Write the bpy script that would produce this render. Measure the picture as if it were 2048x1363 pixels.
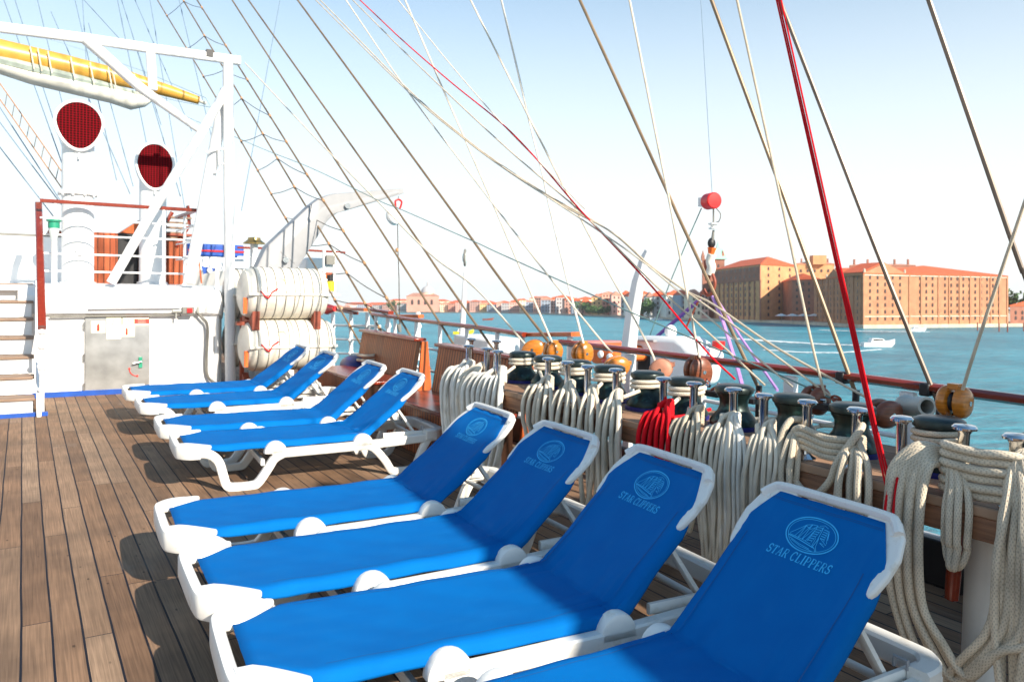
import bpy, math, random
from mathutils import Vector, Matrix
R = math.radians
random.seed(7)
sc = bpy.context.scene
for o in list(bpy.data.objects): bpy.data.objects.remove(o)
COL = sc.collection

# ---------------------------------------------------------------- camera
EYE = 1.65
FPX = 1560.0
cd = bpy.data.cameras.new('camera'); cam = bpy.data.objects.new('camera', cd); COL.objects.link(cam)
cam.location = (0, 0, EYE); cam.rotation_euler = (R(90), 0, 0)
cd.sensor_width = 36.0; cd.lens = 36.0 * FPX / 2048.0
cd.shift_y = -(681.5 - 615.0) / 2048.0
cd.clip_start = 0.05; cd.clip_end = 9000
cd.dof.use_dof = True; cd.dof.focus_distance = 2.9; cd.dof.aperture_fstop = 6.5
sc.camera = cam

# the ship lies with its bow to the left and trimmed up a little: ship frame (X starboard, Y bow, Z up)
fv = Vector(((45 - 1024) / FPX, 1, (615 - 545) / FPX)).normalized()
rv = Vector((fv.y, -fv.x, 0)).normalized()
uv_ = rv.cross(fv)
SHIP = Matrix(((rv.x, fv.x, uv_.x, 0), (rv.y, fv.y, uv_.y, 0), (rv.z, fv.z, uv_.z, EYE), (0, 0, 0, 1))) @ Matrix.Translation((0, 0, -EYE))
SROT = SHIP.to_3x3()

# ---------------------------------------------------------------- world and sun
SUN_SHIP = Vector((0.16, -0.84, 0.50)).normalized()
SUN = (SROT @ SUN_SHIP).normalized()
w = bpy.data.worlds.new("World"); sc.world = w; w.use_nodes = True
nt = w.node_tree; bg = nt.nodes['Background']
sky = nt.nodes.new('ShaderNodeTexSky'); sky.sky_type = 'NISHITA'; sky.sun_disc = False
sky.sun_elevation = math.asin(SUN.z); sky.sun_rotation = math.atan2(SUN.x, SUN.y)
sky.altitude = 0; sky.air_density = 1.0; sky.dust_density = 0.25; sky.ozone_density = 2.2
gc = nt.nodes.new('ShaderNodeTexCoord'); gs = nt.nodes.new('ShaderNodeSeparateXYZ'); nt.links.new(gc.outputs['Generated'], gs.inputs[0])
gr_ = nt.nodes.new('ShaderNodeMapRange'); gr_.interpolation_type = 'SMOOTHSTEP'; gr_.inputs[1].default_value = 0.02; gr_.inputs[2].default_value = 0.57; gr_.inputs[3].default_value = 0.97; gr_.inputs[4].default_value = 0.0
nt.links.new(gs.outputs[2], gr_.inputs[0])
gm_ = nt.nodes.new('ShaderNodeMix'); gm_.data_type = 'RGBA'; nt.links.new(gr_.outputs[0], gm_.inputs[0]); tn_ = nt.nodes.new('ShaderNodeVectorMath'); tn_.operation = 'MULTIPLY'; tn_.inputs[1].default_value = (0.92, 1.20, 1.16); nt.links.new(sky.outputs[0], tn_.inputs[0]); nt.links.new(tn_.outputs[0], gm_.inputs[6]); gm_.inputs[7].default_value = (6.3, 6.5, 6.5, 1)
nt.links.new(gm_.outputs[2], bg.inputs[0]); bg.inputs[1].default_value = 0.10
ld = bpy.data.lights.new('sun', 'SUN'); ld.energy = 5.0; ld.angle = R(0.6); ld.color = (1.0, 0.90, 0.76)
sun = bpy.data.objects.new('sun', ld); COL.objects.link(sun)
sun.rotation_euler = (-SUN).to_track_quat('-Z', 'Y').to_euler(); sun.location = (0, -20, 30)
sc.view_settings.view_transform = 'Standard'; sc.view_settings.look = 'None'
sc.view_settings.exposure = 0.85; sc.view_settings.gamma = 1
sc.cycles.max_bounces = 6

# ---------------------------------------------------------------- materials
def srgb(r, g, b):
    f = lambda c: (c / 255.0 / 12.92) if c / 255.0 <= 0.04045 else ((c / 255.0 + 0.055) / 1.055) ** 2.4
    return (f(r), f(g), f(b), 1)
def mat(name, col, rough=0.5, metal=0.0, var=0.12, scale=8.0, bump=0.0, bscale=60.0, spec=0.5, col2=None, coord='Object', stretch=(1, 1, 1), detail=4):
    m = bpy.data.materials.new(name); m.use_nodes = True
    n = m.node_tree; b = n.nodes['Principled BSDF']; L = n.links
    if len(col) == 3: col = (*col, 1)
    b.inputs['Roughness'].default_value = rough; b.inputs['Metallic'].default_value = metal
    b.inputs['Specular IOR Level'].default_value = spec
    tc = n.nodes.new('ShaderNodeTexCoord'); mp = n.nodes.new('ShaderNodeMapping'); mp.inputs['Scale'].default_value = stretch
    L.new(tc.outputs[coord], mp.inputs[0])
    nz = n.nodes.new('ShaderNodeTexNoise'); nz.inputs['Scale'].default_value = scale; nz.inputs['Detail'].default_value = detail
    L.new(mp.outputs[0], nz.inputs[0])
    rp = n.nodes.new('ShaderNodeValToRGB'); rp.color_ramp.elements[0].position = 0.3; rp.color_ramp.elements[1].position = 0.7
    c2 = col2 if col2 else tuple(min(1, c * (1 + var)) for c in col[:3])
    c1 = col if col2 else tuple(c * (1 - var) for c in col[:3])
    rp.color_ramp.elements[0].color = (*c1[:3], 1); rp.color_ramp.elements[1].color = (*c2[:3], 1)
    L.new(nz.outputs[0], rp.inputs[0]); L.new(rp.outputs[0], b.inputs['Base Color'])
    if bump:
        nb = n.nodes.new('ShaderNodeTexNoise'); nb.inputs['Scale'].default_value = bscale; nb.inputs['Detail'].default_value = 3
        L.new(mp.outputs[0], nb.inputs[0])
        bp = n.nodes.new('ShaderNodeBump'); bp.inputs['Strength'].default_value = bump; bp.inputs['Distance'].default_value = 0.01
        L.new(nb.outputs[0], bp.inputs['Height']); L.new(bp.outputs[0], b.inputs['Normal'])
    return m
def mnode(nt, op, a, b=None, c=None):
    n = nt.nodes.new('ShaderNodeMath'); n.operation = op
    for i, v in enumerate((a, b, c)):
        if v is None: continue
        if isinstance(v, (int, float)): n.inputs[i].default_value = v
        else: nt.links.new(v, n.inputs[i])
    return n.outputs[0]
def planks(name, tones, width, seg, caulk=0.006, axis='Y', across='X', seam=(0.006, 0.008, 0.016), rough=0.7, grain=1.0):
    m = bpy.data.materials.new(name); m.use_nodes = True; n = m.node_tree; L = n.links; b = n.nodes['Principled BSDF']
    tc = n.nodes.new('ShaderNodeTexCoord'); sp = n.nodes.new('ShaderNodeSeparateXYZ'); L.new(tc.outputs['Object'], sp.inputs[0])
    A = sp.outputs[across]; B = sp.outputs[axis]
    # slight waviness of each seam
    wn = n.nodes.new('ShaderNodeTexNoise'); wn.inputs['Scale'].default_value = 1.3; L.new(tc.outputs['Object'], wn.inputs[0])
    A2 = mnode(n, 'ADD', A, mnode(n, 'MULTIPLY', wn.outputs[0], 0.012))
    q = mnode(n, 'DIVIDE', A2, width); idx = mnode(n, 'FLOOR', q); fr = mnode(n, 'FRACT', q)
    wn1 = n.nodes.new('ShaderNodeTexWhiteNoise'); wn1.noise_dimensions = '1D'; L.new(idx, wn1.inputs['W'])
    off = mnode(n, 'MULTIPLY', wn1.outputs[0], seg * 3.7)
    q2 = mnode(n, 'DIVIDE', mnode(n, 'ADD', B, off), seg); idx2 = mnode(n, 'FLOOR', q2); fr2 = mnode(n, 'FRACT', q2)
    cx = n.nodes.new('ShaderNodeCombineXYZ'); L.new(idx, cx.inputs[0]); L.new(idx2, cx.inputs[1])
    wn2 = n.nodes.new('ShaderNodeTexWhiteNoise'); wn2.noise_dimensions = '3D'; L.new(cx.outputs[0], wn2.inputs[0])
    ramp = n.nodes.new('ShaderNodeValToRGB'); els = ramp.color_ramp.elements
    while len(els) < len(tones): els.new(0.5)
    for i, t in enumerate(tones): els[i].position = i / (len(tones) - 1); els[i].color = (*t[:3], 1)
    L.new(wn2.outputs[0], ramp.inputs[0])
    # grain
    cg = n.nodes.new('ShaderNodeCombineXYZ')
    L.new(mnode(n, 'MULTIPLY', A, 150), cg.inputs[0]); L.new(mnode(n, 'MULTIPLY', B, 3.0), cg.inputs[1]); L.new(mnode(n, 'MULTIPLY', wn2.outputs[0], 60), cg.inputs[2])
    g = n.nodes.new('ShaderNodeTexNoise'); g.inputs['Scale'].default_value = 1.0; g.inputs['Detail'].default_value = 5; L.new(cg.outputs[0], g.inputs[0])
    gm = n.nodes.new('ShaderNodeMapRange'); gm.inputs[1].default_value = 0.3; gm.inputs[2].default_value = 0.7; gm.inputs[3].default_value = 1 - 0.30 * grain; gm.inputs[4].default_value = 1 + 0.22 * grain; L.new(g.outputs[0], gm.inputs[0])
    # blotches
    bl = n.nodes.new('ShaderNodeTexNoise'); bl.inputs['Scale'].default_value = 2.2; bl.inputs['Detail'].default_value = 5; L.new(tc.outputs['Object'], bl.inputs[0])
    bm = n.nodes.new('ShaderNodeMapRange'); bm.inputs[1].default_value = 0.35; bm.inputs[2].default_value = 0.65; bm.inputs[3].default_value = 0.72; bm.inputs[4].default_value = 1.15; L.new(bl.outputs[0], bm.inputs[0])
    # small dark knots and spots
    cs = n.nodes.new('ShaderNodeCombineXYZ'); L.new(mnode(n, 'MULTIPLY', A, 11), cs.inputs[0]); L.new(mnode(n, 'MULTIPLY', B, 5.0), cs.inputs[1])
    vo = n.nodes.new('ShaderNodeTexVoronoi'); vo.inputs['Scale'].default_value = 1.0; L.new(cs.outputs[0], vo.inputs[0])
    dd = mnode(n, 'ADD', vo.outputs['Distance'], mnode(n, 'MULTIPLY', g.outputs[0], 0.06))
    kn = n.nodes.new('ShaderNodeMapRange'); kn.inputs[1].default_value = 0.07; kn.inputs[2].default_value = 0.12; kn.inputs[3].default_value = 0.35; kn.inputs[4].default_value = 1.0; L.new(dd, kn.inputs[0])
    mul = mnode(n, 'MULTIPLY', mnode(n, 'MULTIPLY', gm.outputs[0], bm.outputs[0]), kn.outputs[0])
    vm = n.nodes.new('ShaderNodeVectorMath'); vm.operation = 'SCALE'; L.new(ramp.outputs[0], vm.inputs[0]); L.new(mul, vm.inputs[3])
    # seams
    e1 = mnode(n, 'MINIMUM', fr, mnode(n, 'SUBTRACT', 1.0, fr)); e1 = mnode(n, 'MULTIPLY', e1, width)
    e2 = mnode(n, 'MINIMUM', fr2, mnode(n, 'SUBTRACT', 1.0, fr2)); e2 = mnode(n, 'MULTIPLY', e2, seg)
    s1 = mnode(n, 'LESS_THAN', e1, caulk / 2); s2 = mnode(n, 'LESS_THAN', e2, caulk / 3)
    s = mnode(n, 'MAXIMUM', s1, s2)
    mx = n.nodes.new('ShaderNodeMix'); mx.data_type = 'RGBA'; L.new(s, mx.inputs[0]); L.new(vm.outputs[0], mx.inputs[6]); mx.inputs[7].default_value = (*seam, 1)
    L.new(mx.outputs[2], b.inputs['Base Color'])
    b.inputs['Roughness'].default_value = rough; b.inputs['Specular IOR Level'].default_value = 0.22
    ro = n.nodes.new('ShaderNodeMapRange'); ro.inputs[3].default_value = rough - 0.15; ro.inputs[4].default_value = rough + 0.15; L.new(bl.outputs[0], ro.inputs[0]); L.new(ro.outputs[0], b.inputs['Roughness'])
    bp = n.nodes.new('ShaderNodeBump'); bp.inputs['Strength'].default_value = 0.6; bp.inputs['Distance'].default_value = 0.003
    h = mnode(n, 'SUBTRACT', mnode(n, 'MULTIPLY', g.outputs[0], 0.5), mnode(n, 'MULTIPLY', s, 1.0)); L.new(h, bp.inputs['Height']); L.new(bp.outputs[0], b.inputs['Normal'])
    return m
def ropemat(name, col, dark=0.72, nturn=2.0, per_m=55.0, braid=True, bump=0.6):
    m = bpy.data.materials.new(name); m.use_nodes = True; n = m.node_tree; L = n.links; b = n.nodes['Principled BSDF']
    b.inputs['Roughness'].default_value = 0.85; b.inputs['Specular IOR Level'].default_value = 0.2
    uv = n.nodes.new('ShaderNodeUVMap'); sp = n.nodes.new('ShaderNodeSeparateXYZ'); L.new(uv.outputs[0], sp.inputs[0])
    u = mnode(n, 'MULTIPLY', sp.outputs[0], 2 * math.pi * nturn); v = mnode(n, 'MULTIPLY', sp.outputs[1], 2 * math.pi * per_m)
    s1 = mnode(n, 'SINE', mnode(n, 'ADD', u, v))
    if braid:
        s2 = mnode(n, 'SINE', mnode(n, 'SUBTRACT', u, v)); s1 = mnode(n, 'MAXIMUM', s1, s2)
    mr = n.nodes.new('ShaderNodeMapRange'); mr.inputs[1].default_value = -1; mr.inputs[2].default_value = 0.6; L.new(s1, mr.inputs[0])
    tc = n.nodes.new('ShaderNodeTexCoord'); nz = n.nodes.new('ShaderNodeTexNoise'); nz.inputs['Scale'].default_value = 9; nz.inputs['Detail'].default_value = 4; L.new(tc.outputs['Object'], nz.inputs[0])
    nm = n.nodes.new('ShaderNodeMapRange'); nm.inputs[1].default_value = 0.3; nm.inputs[2].default_value = 0.7; nm.inputs[3].default_value = 0.78; nm.inputs[4].default_value = 1.1; L.new(nz.outputs[0], nm.inputs[0])
    mx = n.nodes.new('ShaderNodeMix'); mx.data_type = 'RGBA'; mx.inputs[6].default_value = (*[c * dark for c in col[:3]], 1); mx.inputs[7].default_value = (*col[:3], 1); L.new(mr.outputs[0], mx.inputs[0])
    vm = n.nodes.new('ShaderNodeVectorMath'); vm.operation = 'SCALE'; L.new(mx.outputs[2], vm.inputs[0]); L.new(nm.outputs[0], vm.inputs[3])
    L.new(vm.outputs[0], b.inputs['Base Color'])
    bp = n.nodes.new('ShaderNodeBump'); bp.inputs['Strength'].default_value = bump; bp.inputs['Distance'].default_value = 0.0015; L.new(mr.outputs[0], bp.inputs['Height']); L.new(bp.outputs[0], b.inputs['Normal'])
    return m
M = {}
M['deck'] = planks('teak_deck', [srgb(120, 91, 69), srgb(138, 110, 87), srgb(127, 98, 75), srgb(150, 124, 101), srgb(108, 81, 61)], 0.1205, 2.3, caulk=0.0095)
M['beam'] = planks('teak_beam', [srgb(150, 116, 92), srgb(172, 138, 112), srgb(140, 104, 82)], 0.145, 3.1, caulk=0.006, rough=0.6)
M['beamside'] = mat('teak_beam_side', srgb(146, 102, 74), 0.6, var=0.35, scale=5, stretch=(14, 0.8, 14), bump=0.3, bscale=30)
M['white'] = mat('white_paint', (0.80, 0.80, 0.79), 0.38, var=0.03, scale=3, bump=0.05, bscale=6)
M['whitedirty'] = mat('white_steel', (0.80, 0.79, 0.76), 0.35, var=0.06, scale=5, bump=0.05, bscale=9)
M['plastic'] = mat('white_resin', (0.76, 0.75, 0.71), 0.42, var=0.04, scale=6, bump=0.05, bscale=180)
M['bluepaint'] = mat('blue_paint', srgb(10, 72, 160), 0.5, var=0.2)
M['mahog'] = mat('varnished_mahogany', srgb(124, 42, 22), 0.22, var=0.15, scale=6, stretch=(6, 0.6, 6), spec=0.6)
M['teakorange'] = mat('varnished_teak', srgb(188, 92, 44), 0.28, var=0.25, scale=5, stretch=(5, 1, 1))
M['steel'] = mat('stainless_steel', (0.62, 0.62, 0.62), 0.14, 1.0, var=0.08, scale=20)
M['panel'] = mat('brushed_steel_panel', (0.40, 0.40, 0.39), 0.36, 0.8, var=0.22, scale=4, bump=0.06, bscale=12)
M['bronze'] = mat('weathered_bronze', srgb(10, 15, 16), 0.36, 0.5, scale=6, col2=srgb(36, 58, 56), bump=0.12, bscale=40, detail=8)
M['bronzetop'] = mat('bronze_cap', srgb(16, 22, 22), 0.34, 0.4, col2=srgb(42, 56, 54), scale=9, bump=0.1, bscale=30, detail=8)
M['navy'] = mat('navy_enamel', srgb(24, 34, 110), 0.4)
M['cream'] = ropemat('cream_rope', srgb(226, 214, 194), per_m=70, nturn=3)
M['creamwhite'] = ropemat('white_rope', srgb(238, 232, 220), per_m=70, nturn=3)
M['tan'] = ropemat('tan_rope', srgb(206, 192, 170), per_m=60, nturn=3)
M['braid'] = ropemat('thick_braided_rope', srgb(214, 200, 178), per_m=48, nturn=4, dark=0.62, bump=0.7)
M['redrope'] = ropemat('red_rope', srgb(226, 20, 34), per_m=80, nturn=3)
M['darkrope'] = ropemat('dark_rope', srgb(82, 76, 70), per_m=80, nturn=3)
M['greenrope'] = mat('green_line', srgb(110, 140, 136), 0.7, coord='Object')
M['purple'] = mat('purple_strap', srgb(176, 134, 196), 0.6, var=0.1)
M['wire'] = mat('served_wire', srgb(126, 106, 82), 0.45, 0.25, var=0.35, scale=3)
M['wiredark'] = mat('dark_served_wire', srgb(100, 88, 78), 0.4, 0.3, var=0.3, scale=3)
M['bluewire'] = mat('thin_blue_wire', srgb(120, 140, 158), 0.5, var=0.1)
M['serving'] = mat('leather_serving', srgb(170, 128, 92), 0.8, var=0.25, scale=40)
M['blockwood'] = mat('varnished_block_wood', srgb(186, 112, 34), 0.25, var=0.3, scale=14, stretch=(1, 1, 6), spec=0.6)
M['blockred'] = mat('brown_block_wood', srgb(118, 62, 36), 0.4, var=0.35, scale=14, stretch=(1, 1, 6), spec=0.6)
M['blockpink'] = mat('faded_block_wood', srgb(190, 130, 104), 0.6, var=0.2, scale=10)
M['black'] = mat('black_iron', (0.012, 0.012, 0.014), 0.5)
M['rust'] = mat('rusty_bracket', srgb(136, 62, 40), 0.6, var=0.3)
M['red'] = mat('red_paint', srgb(214, 30, 30), 0.35, var=0.1)
M['redmesh'] = None
M['orange'] = mat('orange_canvas', srgb(226, 104, 36), 0.55, var=0.12)
M['pinkcloth'] = mat('pink_cloth', srgb(226, 120, 116), 0.7)
M['boom'] = mat('buff_spar_paint', srgb(196, 148, 62), 0.35, var=0.1)
M['sail'] = mat('sail_canvas', srgb(216, 212, 200), 0.8, var=0.14, scale=2.5, bump=0.5, bscale=3)
M['sailgreen'] = mat('grey_sail_cover', srgb(150, 160, 150), 0.8, var=0.2)
M['fibreglass'] = mat('white_fibreglass', (0.70, 0.66, 0.57), 0.4, var=0.06, scale=4, bump=0.08, bscale=8)
M['greysteel_shade'] = mat('grey_steel_and_shade', (0.30, 0.30, 0.31), 0.4, var=0.05)  # plain grey on small fittings; on the white davit arm it stands for shade
M['pipegrey'] = mat('grey_pipe', srgb(176, 176, 168), 0.45, var=0.12)
M['sign'] = mat('cream_sign', srgb(240, 232, 196), 0.5, var=0.03)
M['signred'] = mat('red_sign_print', srgb(232, 60, 48), 0.5)
M['signpink'] = mat('pink_sign_print', srgb(240, 160, 148), 0.5)
M['signgrey'] = mat('grey_sign_print', srgb(190, 186, 150), 0.5)
M['greenpaint'] = mat('green_paint', srgb(40, 140, 110), 0.4)
M['glass'] = mat('lamp_glass', srgb(196, 210, 210), 0.1, var=0.05)
M['brass'] = mat('brass', srgb(176, 150, 96), 0.3, 0.8)
M['emblem'] = mat('light_blue_print', srgb(50, 180, 238), 0.8, var=0.08, scale=30)
M['treadwood'] = mat('teak_tread', srgb(134, 110, 92), 0.7, var=0.25, scale=6, stretch=(1, 8, 8))
M['cablegrey'] = mat('grey_cable', srgb(120, 118, 112), 0.6)
M['yellow'] = mat('yellow_paint', srgb(230, 200, 40), 0.5)
M['slat'] = planks('slatted_teak', [srgb(170, 92, 52), srgb(186, 106, 62), srgb(152, 78, 44)], 0.055, 30.0, caulk=0.014, axis='Z', across='Y', seam=(0.03, 0.012, 0.006), rough=0.45)
M['slatx'] = planks('slatted_teak_panel', [srgb(150, 72, 42), srgb(166, 86, 52), srgb(136, 62, 36)], 0.09, 30.0, caulk=0.012, axis='Z', across='X', seam=(0.03, 0.010, 0.006), rough=0.45)

def grime(m, col, scale, stretch, lo, hi, amount, coord='Object'):
    """worn and stained patches with a shape of their own"""
    n = m.node_tree; L = n.links; b = n.nodes['Principled BSDF']; src = b.inputs['Base Color'].links[0].from_socket
    tc = n.nodes.new('ShaderNodeTexCoord'); mp = n.nodes.new('ShaderNodeMapping'); mp.inputs['Scale'].default_value = stretch; L.new(tc.outputs[coord], mp.inputs[0])
    a = n.nodes.new('ShaderNodeTexNoise'); a.inputs['Scale'].default_value = scale; a.inputs['Detail'].default_value = 8; a.inputs['Roughness'].default_value = 0.65; L.new(mp.outputs[0], a.inputs[0])
    mr = n.nodes.new('ShaderNodeMapRange'); mr.inputs[1].default_value = lo; mr.inputs[2].default_value = hi; mr.inputs[4].default_value = amount; L.new(a.outputs[0], mr.inputs[0])
    mx = n.nodes.new('ShaderNodeMix'); mx.data_type = 'RGBA'; L.new(mr.outputs[0], mx.inputs[0]); L.new(src, mx.inputs[6]); mx.inputs[7].default_value = (*col[:3], 1); L.new(mx.outputs[2], b.inputs['Base Color'])
grime(M['plastic'], (0.50, 0.45, 0.36), 14, (1, 1, 1), 0.56, 0.72, 0.55)
grime(M['white'], (0.52, 0.44, 0.34), 3.0, (4, 4, 0.6), 0.60, 0.78, 0.45)
grime(M['fibreglass'], (0.46, 0.36, 0.26), 5.0, (1, 1, 1), 0.55, 0.75, 0.5)
grime(M['bronze'], (0.06, 0.17, 0.15), 16.0, (1, 1, 1), 0.55, 0.68, 0.5)
grime(M['mahog'], (0.40, 0.17, 0.08), 8.0, (1, 0.4, 1), 0.60, 0.75, 0.5)
for k_ in ('cream', 'tan', 'braid', 'creamwhite'): grime(M[k_], (0.36, 0.27, 0.17), 6.0, (1, 1, 1), 0.55, 0.78, 0.45)
grime(M['deck'], (0.045, 0.030, 0.020), 1.6, (1, 0.35, 1), 0.56, 0.76, 0.55); grime(M['deck'], (0.33, 0.28, 0.23), 2.6, (1, 0.25, 1), 0.60, 0.80, 0.5)
def sling_material():
    m = bpy.data.materials.new('blue_sling_mesh'); m.use_nodes = True; n = m.node_tree; L = n.links; b = n.nodes['Principled BSDF']
    tc = n.nodes.new('ShaderNodeTexCoord')
    nz = n.nodes.new('ShaderNodeTexNoise'); nz.inputs['Scale'].default_value = 5; nz.inputs['Detail'].default_value = 4; L.new(tc.outputs['Object'], nz.inputs[0])
    rp = n.nodes.new('ShaderNodeValToRGB'); rp.color_ramp.elements[0].position = 0.3; rp.color_ramp.elements[1].position = 0.75
    rp.color_ramp.elements[0].color = (0.0, 0.128, 0.43, 1); rp.color_ramp.elements[1].color = (0.0, 0.148, 0.47, 1)
    L.new(nz.outputs[0], rp.inputs[0])
    sp = n.nodes.new('ShaderNodeSeparateXYZ'); L.new(tc.outputs['Object'], sp.inputs[0])
    a = mnode(n, 'SINE', mnode(n, 'MULTIPLY', sp.outputs[1], 2 * math.pi / 0.0026)); c = mnode(n, 'SINE', mnode(n, 'MULTIPLY', sp.outputs[0], 2 * math.pi / 0.0034))
    wv = mnode(n, 'MULTIPLY', a, c)
    L.new(rp.outputs[0], b.inputs['Base Color'])
    b.inputs['Roughness'].default_value = 0.75; b.inputs['Specular IOR Level'].default_value = 0.08
    bp = n.nodes.new('ShaderNodeBump'); bp.inputs['Strength'].default_value = 0.5; bp.inputs['Distance'].default_value = 0.0008; L.new(wv, bp.inputs['Height']); L.new(bp.outputs[0], b.inputs['Normal'])
    # thin mesh fabric: part of the light passes through
    tr = n.nodes.new('ShaderNodeBsdfTranslucent'); L.new(rp.outputs[0], tr.inputs[0])
    ms = n.nodes.new('ShaderNodeMixShader'); ms.inputs[0].default_value = 0.06
    L.new(b.outputs[0], ms.inputs[1]); L.new(tr.outputs[0], ms.inputs[2]); L.new(ms.outputs[0], n.nodes['Material Output'].inputs[0])
    return m
M['sling'] = sling_material()
grime(M['sling'], (0.03, 0.27, 0.62), 3.5, (0.5, 3, 1), 0.50, 0.78, 0.14); grime(M['sling'], (0.01, 0.07, 0.22), 12.0, (1, 1, 1), 0.64, 0.78, 0.15)
M['hem'] = mat('dark_blue_thread', (0.0, 0.075, 0.27), 0.8, var=0.2, scale=200)
def grille_material():
    m = bpy.data.materials.new('red_grille'); m.use_nodes = True; n = m.node_tree; L = n.links; b = n.nodes['Principled BSDF']
    tc = n.nodes.new('ShaderNodeTexCoord'); sp = n.nodes.new('ShaderNodeSeparateXYZ'); L.new(tc.outputs['Object'], sp.inputs[0])
    a = mnode(n, 'GREATER_THAN', mnode(n, 'FRACT', mnode(n, 'DIVIDE', sp.outputs[0], 0.042)), 0.30)
    c = mnode(n, 'GREATER_THAN', mnode(n, 'FRACT', mnode(n, 'DIVIDE', sp.outputs[2], 0.034)), 0.30)
    f = mnode(n, 'MULTIPLY', a, c)
    mx = n.nodes.new('ShaderNodeMix'); mx.data_type = 'RGBA'; L.new(f, mx.inputs[0]); mx.inputs[6].default_value = (0.16, 0.0, 0.004, 1); mx.inputs[7].default_value = (0.012, 0.0, 0.0, 1)
    L.new(mx.outputs[2], b.inputs['Base Color']); b.inputs['Roughness'].default_value = 0.8; b.inputs['Specular IOR Level'].default_value = 0.1
    return m
M['redmesh'] = grille_material()

# ---------------------------------------------------------------- mesh helpers
class MB:
    def __init__(s): s.v = []; s.f = []; s.uv = []
    def add(s, vs, fs, uvs=None):
        o = len(s.v); s.v += [Vector(x) for x in vs]; s.f += [tuple(i + o for i in f) for f in fs]
        s.uv += (uvs if uvs else [(0, 0)] * len(vs)); return s
    def box(s, c, d, rot=None):
        hx, hy, hz = d[0] / 2, d[1] / 2, d[2] / 2
        vs = [Vector((x, y, z)) for x in (-hx, hx) for y in (-hy, hy) for z in (-hz, hz)]
        if rot is not None: vs = [rot @ v for v in vs]
        vs = [v + Vector(c) for v in vs]
        return s.add(vs, [(0, 1, 3, 2), (4, 6, 7, 5), (0, 4, 5, 1), (2, 3, 7, 6), (0, 2, 6, 4), (1, 5, 7, 3)])
    def beam(s, p, q, w, h, up=(0, 0, 1)):
        return s.sweep([p, q], w, h, up)
    def sweep(s, pts, w, h, up=(0, 0, 1), closed=False, bev=0.25):
        pts = [Vector(p) for p in pts]; up = Vector(up); n = len(pts); rings = []
        k = bev
        sec = [(-.5 + k / 2, -.5), (.5 - k / 2, -.5), (.5, -.5 + k / 2), (.5, .5 - k / 2), (.5 - k / 2, .5), (-.5 + k / 2, .5), (-.5, .5 - k / 2), (-.5, -.5 + k / 2)]
        for i, p in enumerate(pts):
            if closed: t = pts[(i + 1) % n] - pts[i - 1]
            else: t = pts[min(i + 1, n - 1)] - pts[max(i - 1, 0)]
            t.normalize(); sd = t.cross(up)
            if sd.length < 1e-4: sd = t.cross(Vector((0, 1, 0)))
            sd.normalize(); u2 = sd.cross(t).normalized()
            ww = w[i] if isinstance(w, (list, tuple)) else w; hh = h[i] if isinstance(h, (list, tuple)) else h
            rings.append([p + sd * (a * ww) + u2 * (b * hh) for a, b in sec])
        return s.loft(rings, closed, not closed)
    def loft(s, rings, closed=False, caps=True, uvs=None):
        m = len(rings[0]); vs = [v for r in rings for v in r]; fs = []; n = len(rings)
        for i in range(n if closed else n - 1):
            a = i * m; b = ((i + 1) % n) * m
            for j in range(m): fs.append((a + j, a + (j + 1) % m, b + (j + 1) % m, b + j))
        if caps and not closed: fs.append(tuple(range(m))[::-1]); fs.append(tuple((n - 1) * m + j for j in range(m)))
        return s.add(vs, fs, uvs)
    def tube(s, pts, r, n=8, closed=False, caps=True):
        pts = [Vector(p) for p in pts]; N = len(pts); rings = []; L = 0; uvs = []; prev = None
        for i, p in enumerate(pts):
            if closed: t = pts[(i + 1) % N] - pts[i - 1]
            else: t = pts[min(i + 1, N - 1)] - pts[max(i - 1, 0)]
            if t.length < 1e-9: t = Vector((0, 0, 1))
            t.normalize()
            if prev is None:
                a = Vector((0, 0, 1)) if abs(t.z) < 0.9 else Vector((1, 0, 0)); u = t.cross(a).normalized()
            else: u = (prev - t * prev.dot(t)); u = u.normalized() if u.length > 1e-6 else t.orthogonal().normalized()
            prev = u; v = t.cross(u); rr = r[i] if isinstance(r, (list, tuple)) else r
            if i: L += (p - pts[i - 1]).length
            rings.append([p + (u * math.cos(2 * math.pi * k / n) + v * math.sin(2 * math.pi * k / n)) * rr for k in range(n)])
            uvs += [(2 * min(k, n - k) / n, L) for k in range(n)]
        return s.loft(rings, closed, caps, uvs)
    def lathe(s, prof, n=20, c=(0, 0, 0), mtx=None):
        c = Vector(c); rings = []
        for r, z in prof:
            ring = [Vector((r * math.cos(2 * math.pi * k / n), r * math.sin(2 * math.pi * k / n), z)) for k in range(n)]
            if mtx: ring = [mtx @ v for v in ring]
            rings.append([v + c for v in ring])
        return s.loft(rings)
    def prism(s, poly, t, origin=(0, 0, 0), ax=(1, 0, 0), ay=(0, 1, 0)):
        ax = Vector(ax); ay = Vector(ay); nz = ax.cross(ay).normalized(); o = Vector(origin)
        a = [o + ax * x + ay * y - nz * t / 2 for x, y in poly]; b = [p + nz * t for p in a]
        return s.loft([a, b])
    def ell(s, c, rx, ry, rz, n=14, m=9, mtx=None):
        prof = []
        rings = []
        for i in range(m + 1):
            ph = -math.pi / 2 + math.pi * i / m; ph = max(-1.5, min(1.5, ph))
            ring = [Vector((rx * math.cos(ph) * math.cos(2 * math.pi * k / n), ry * math.cos(ph) * math.sin(2 * math.pi * k / n), rz * math.sin(ph))) for k in range(n)]
            if mtx: ring = [mtx @ v for v in ring]
            rings.append([v + Vector(c) for v in ring])
        return s.loft(rings)
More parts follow.
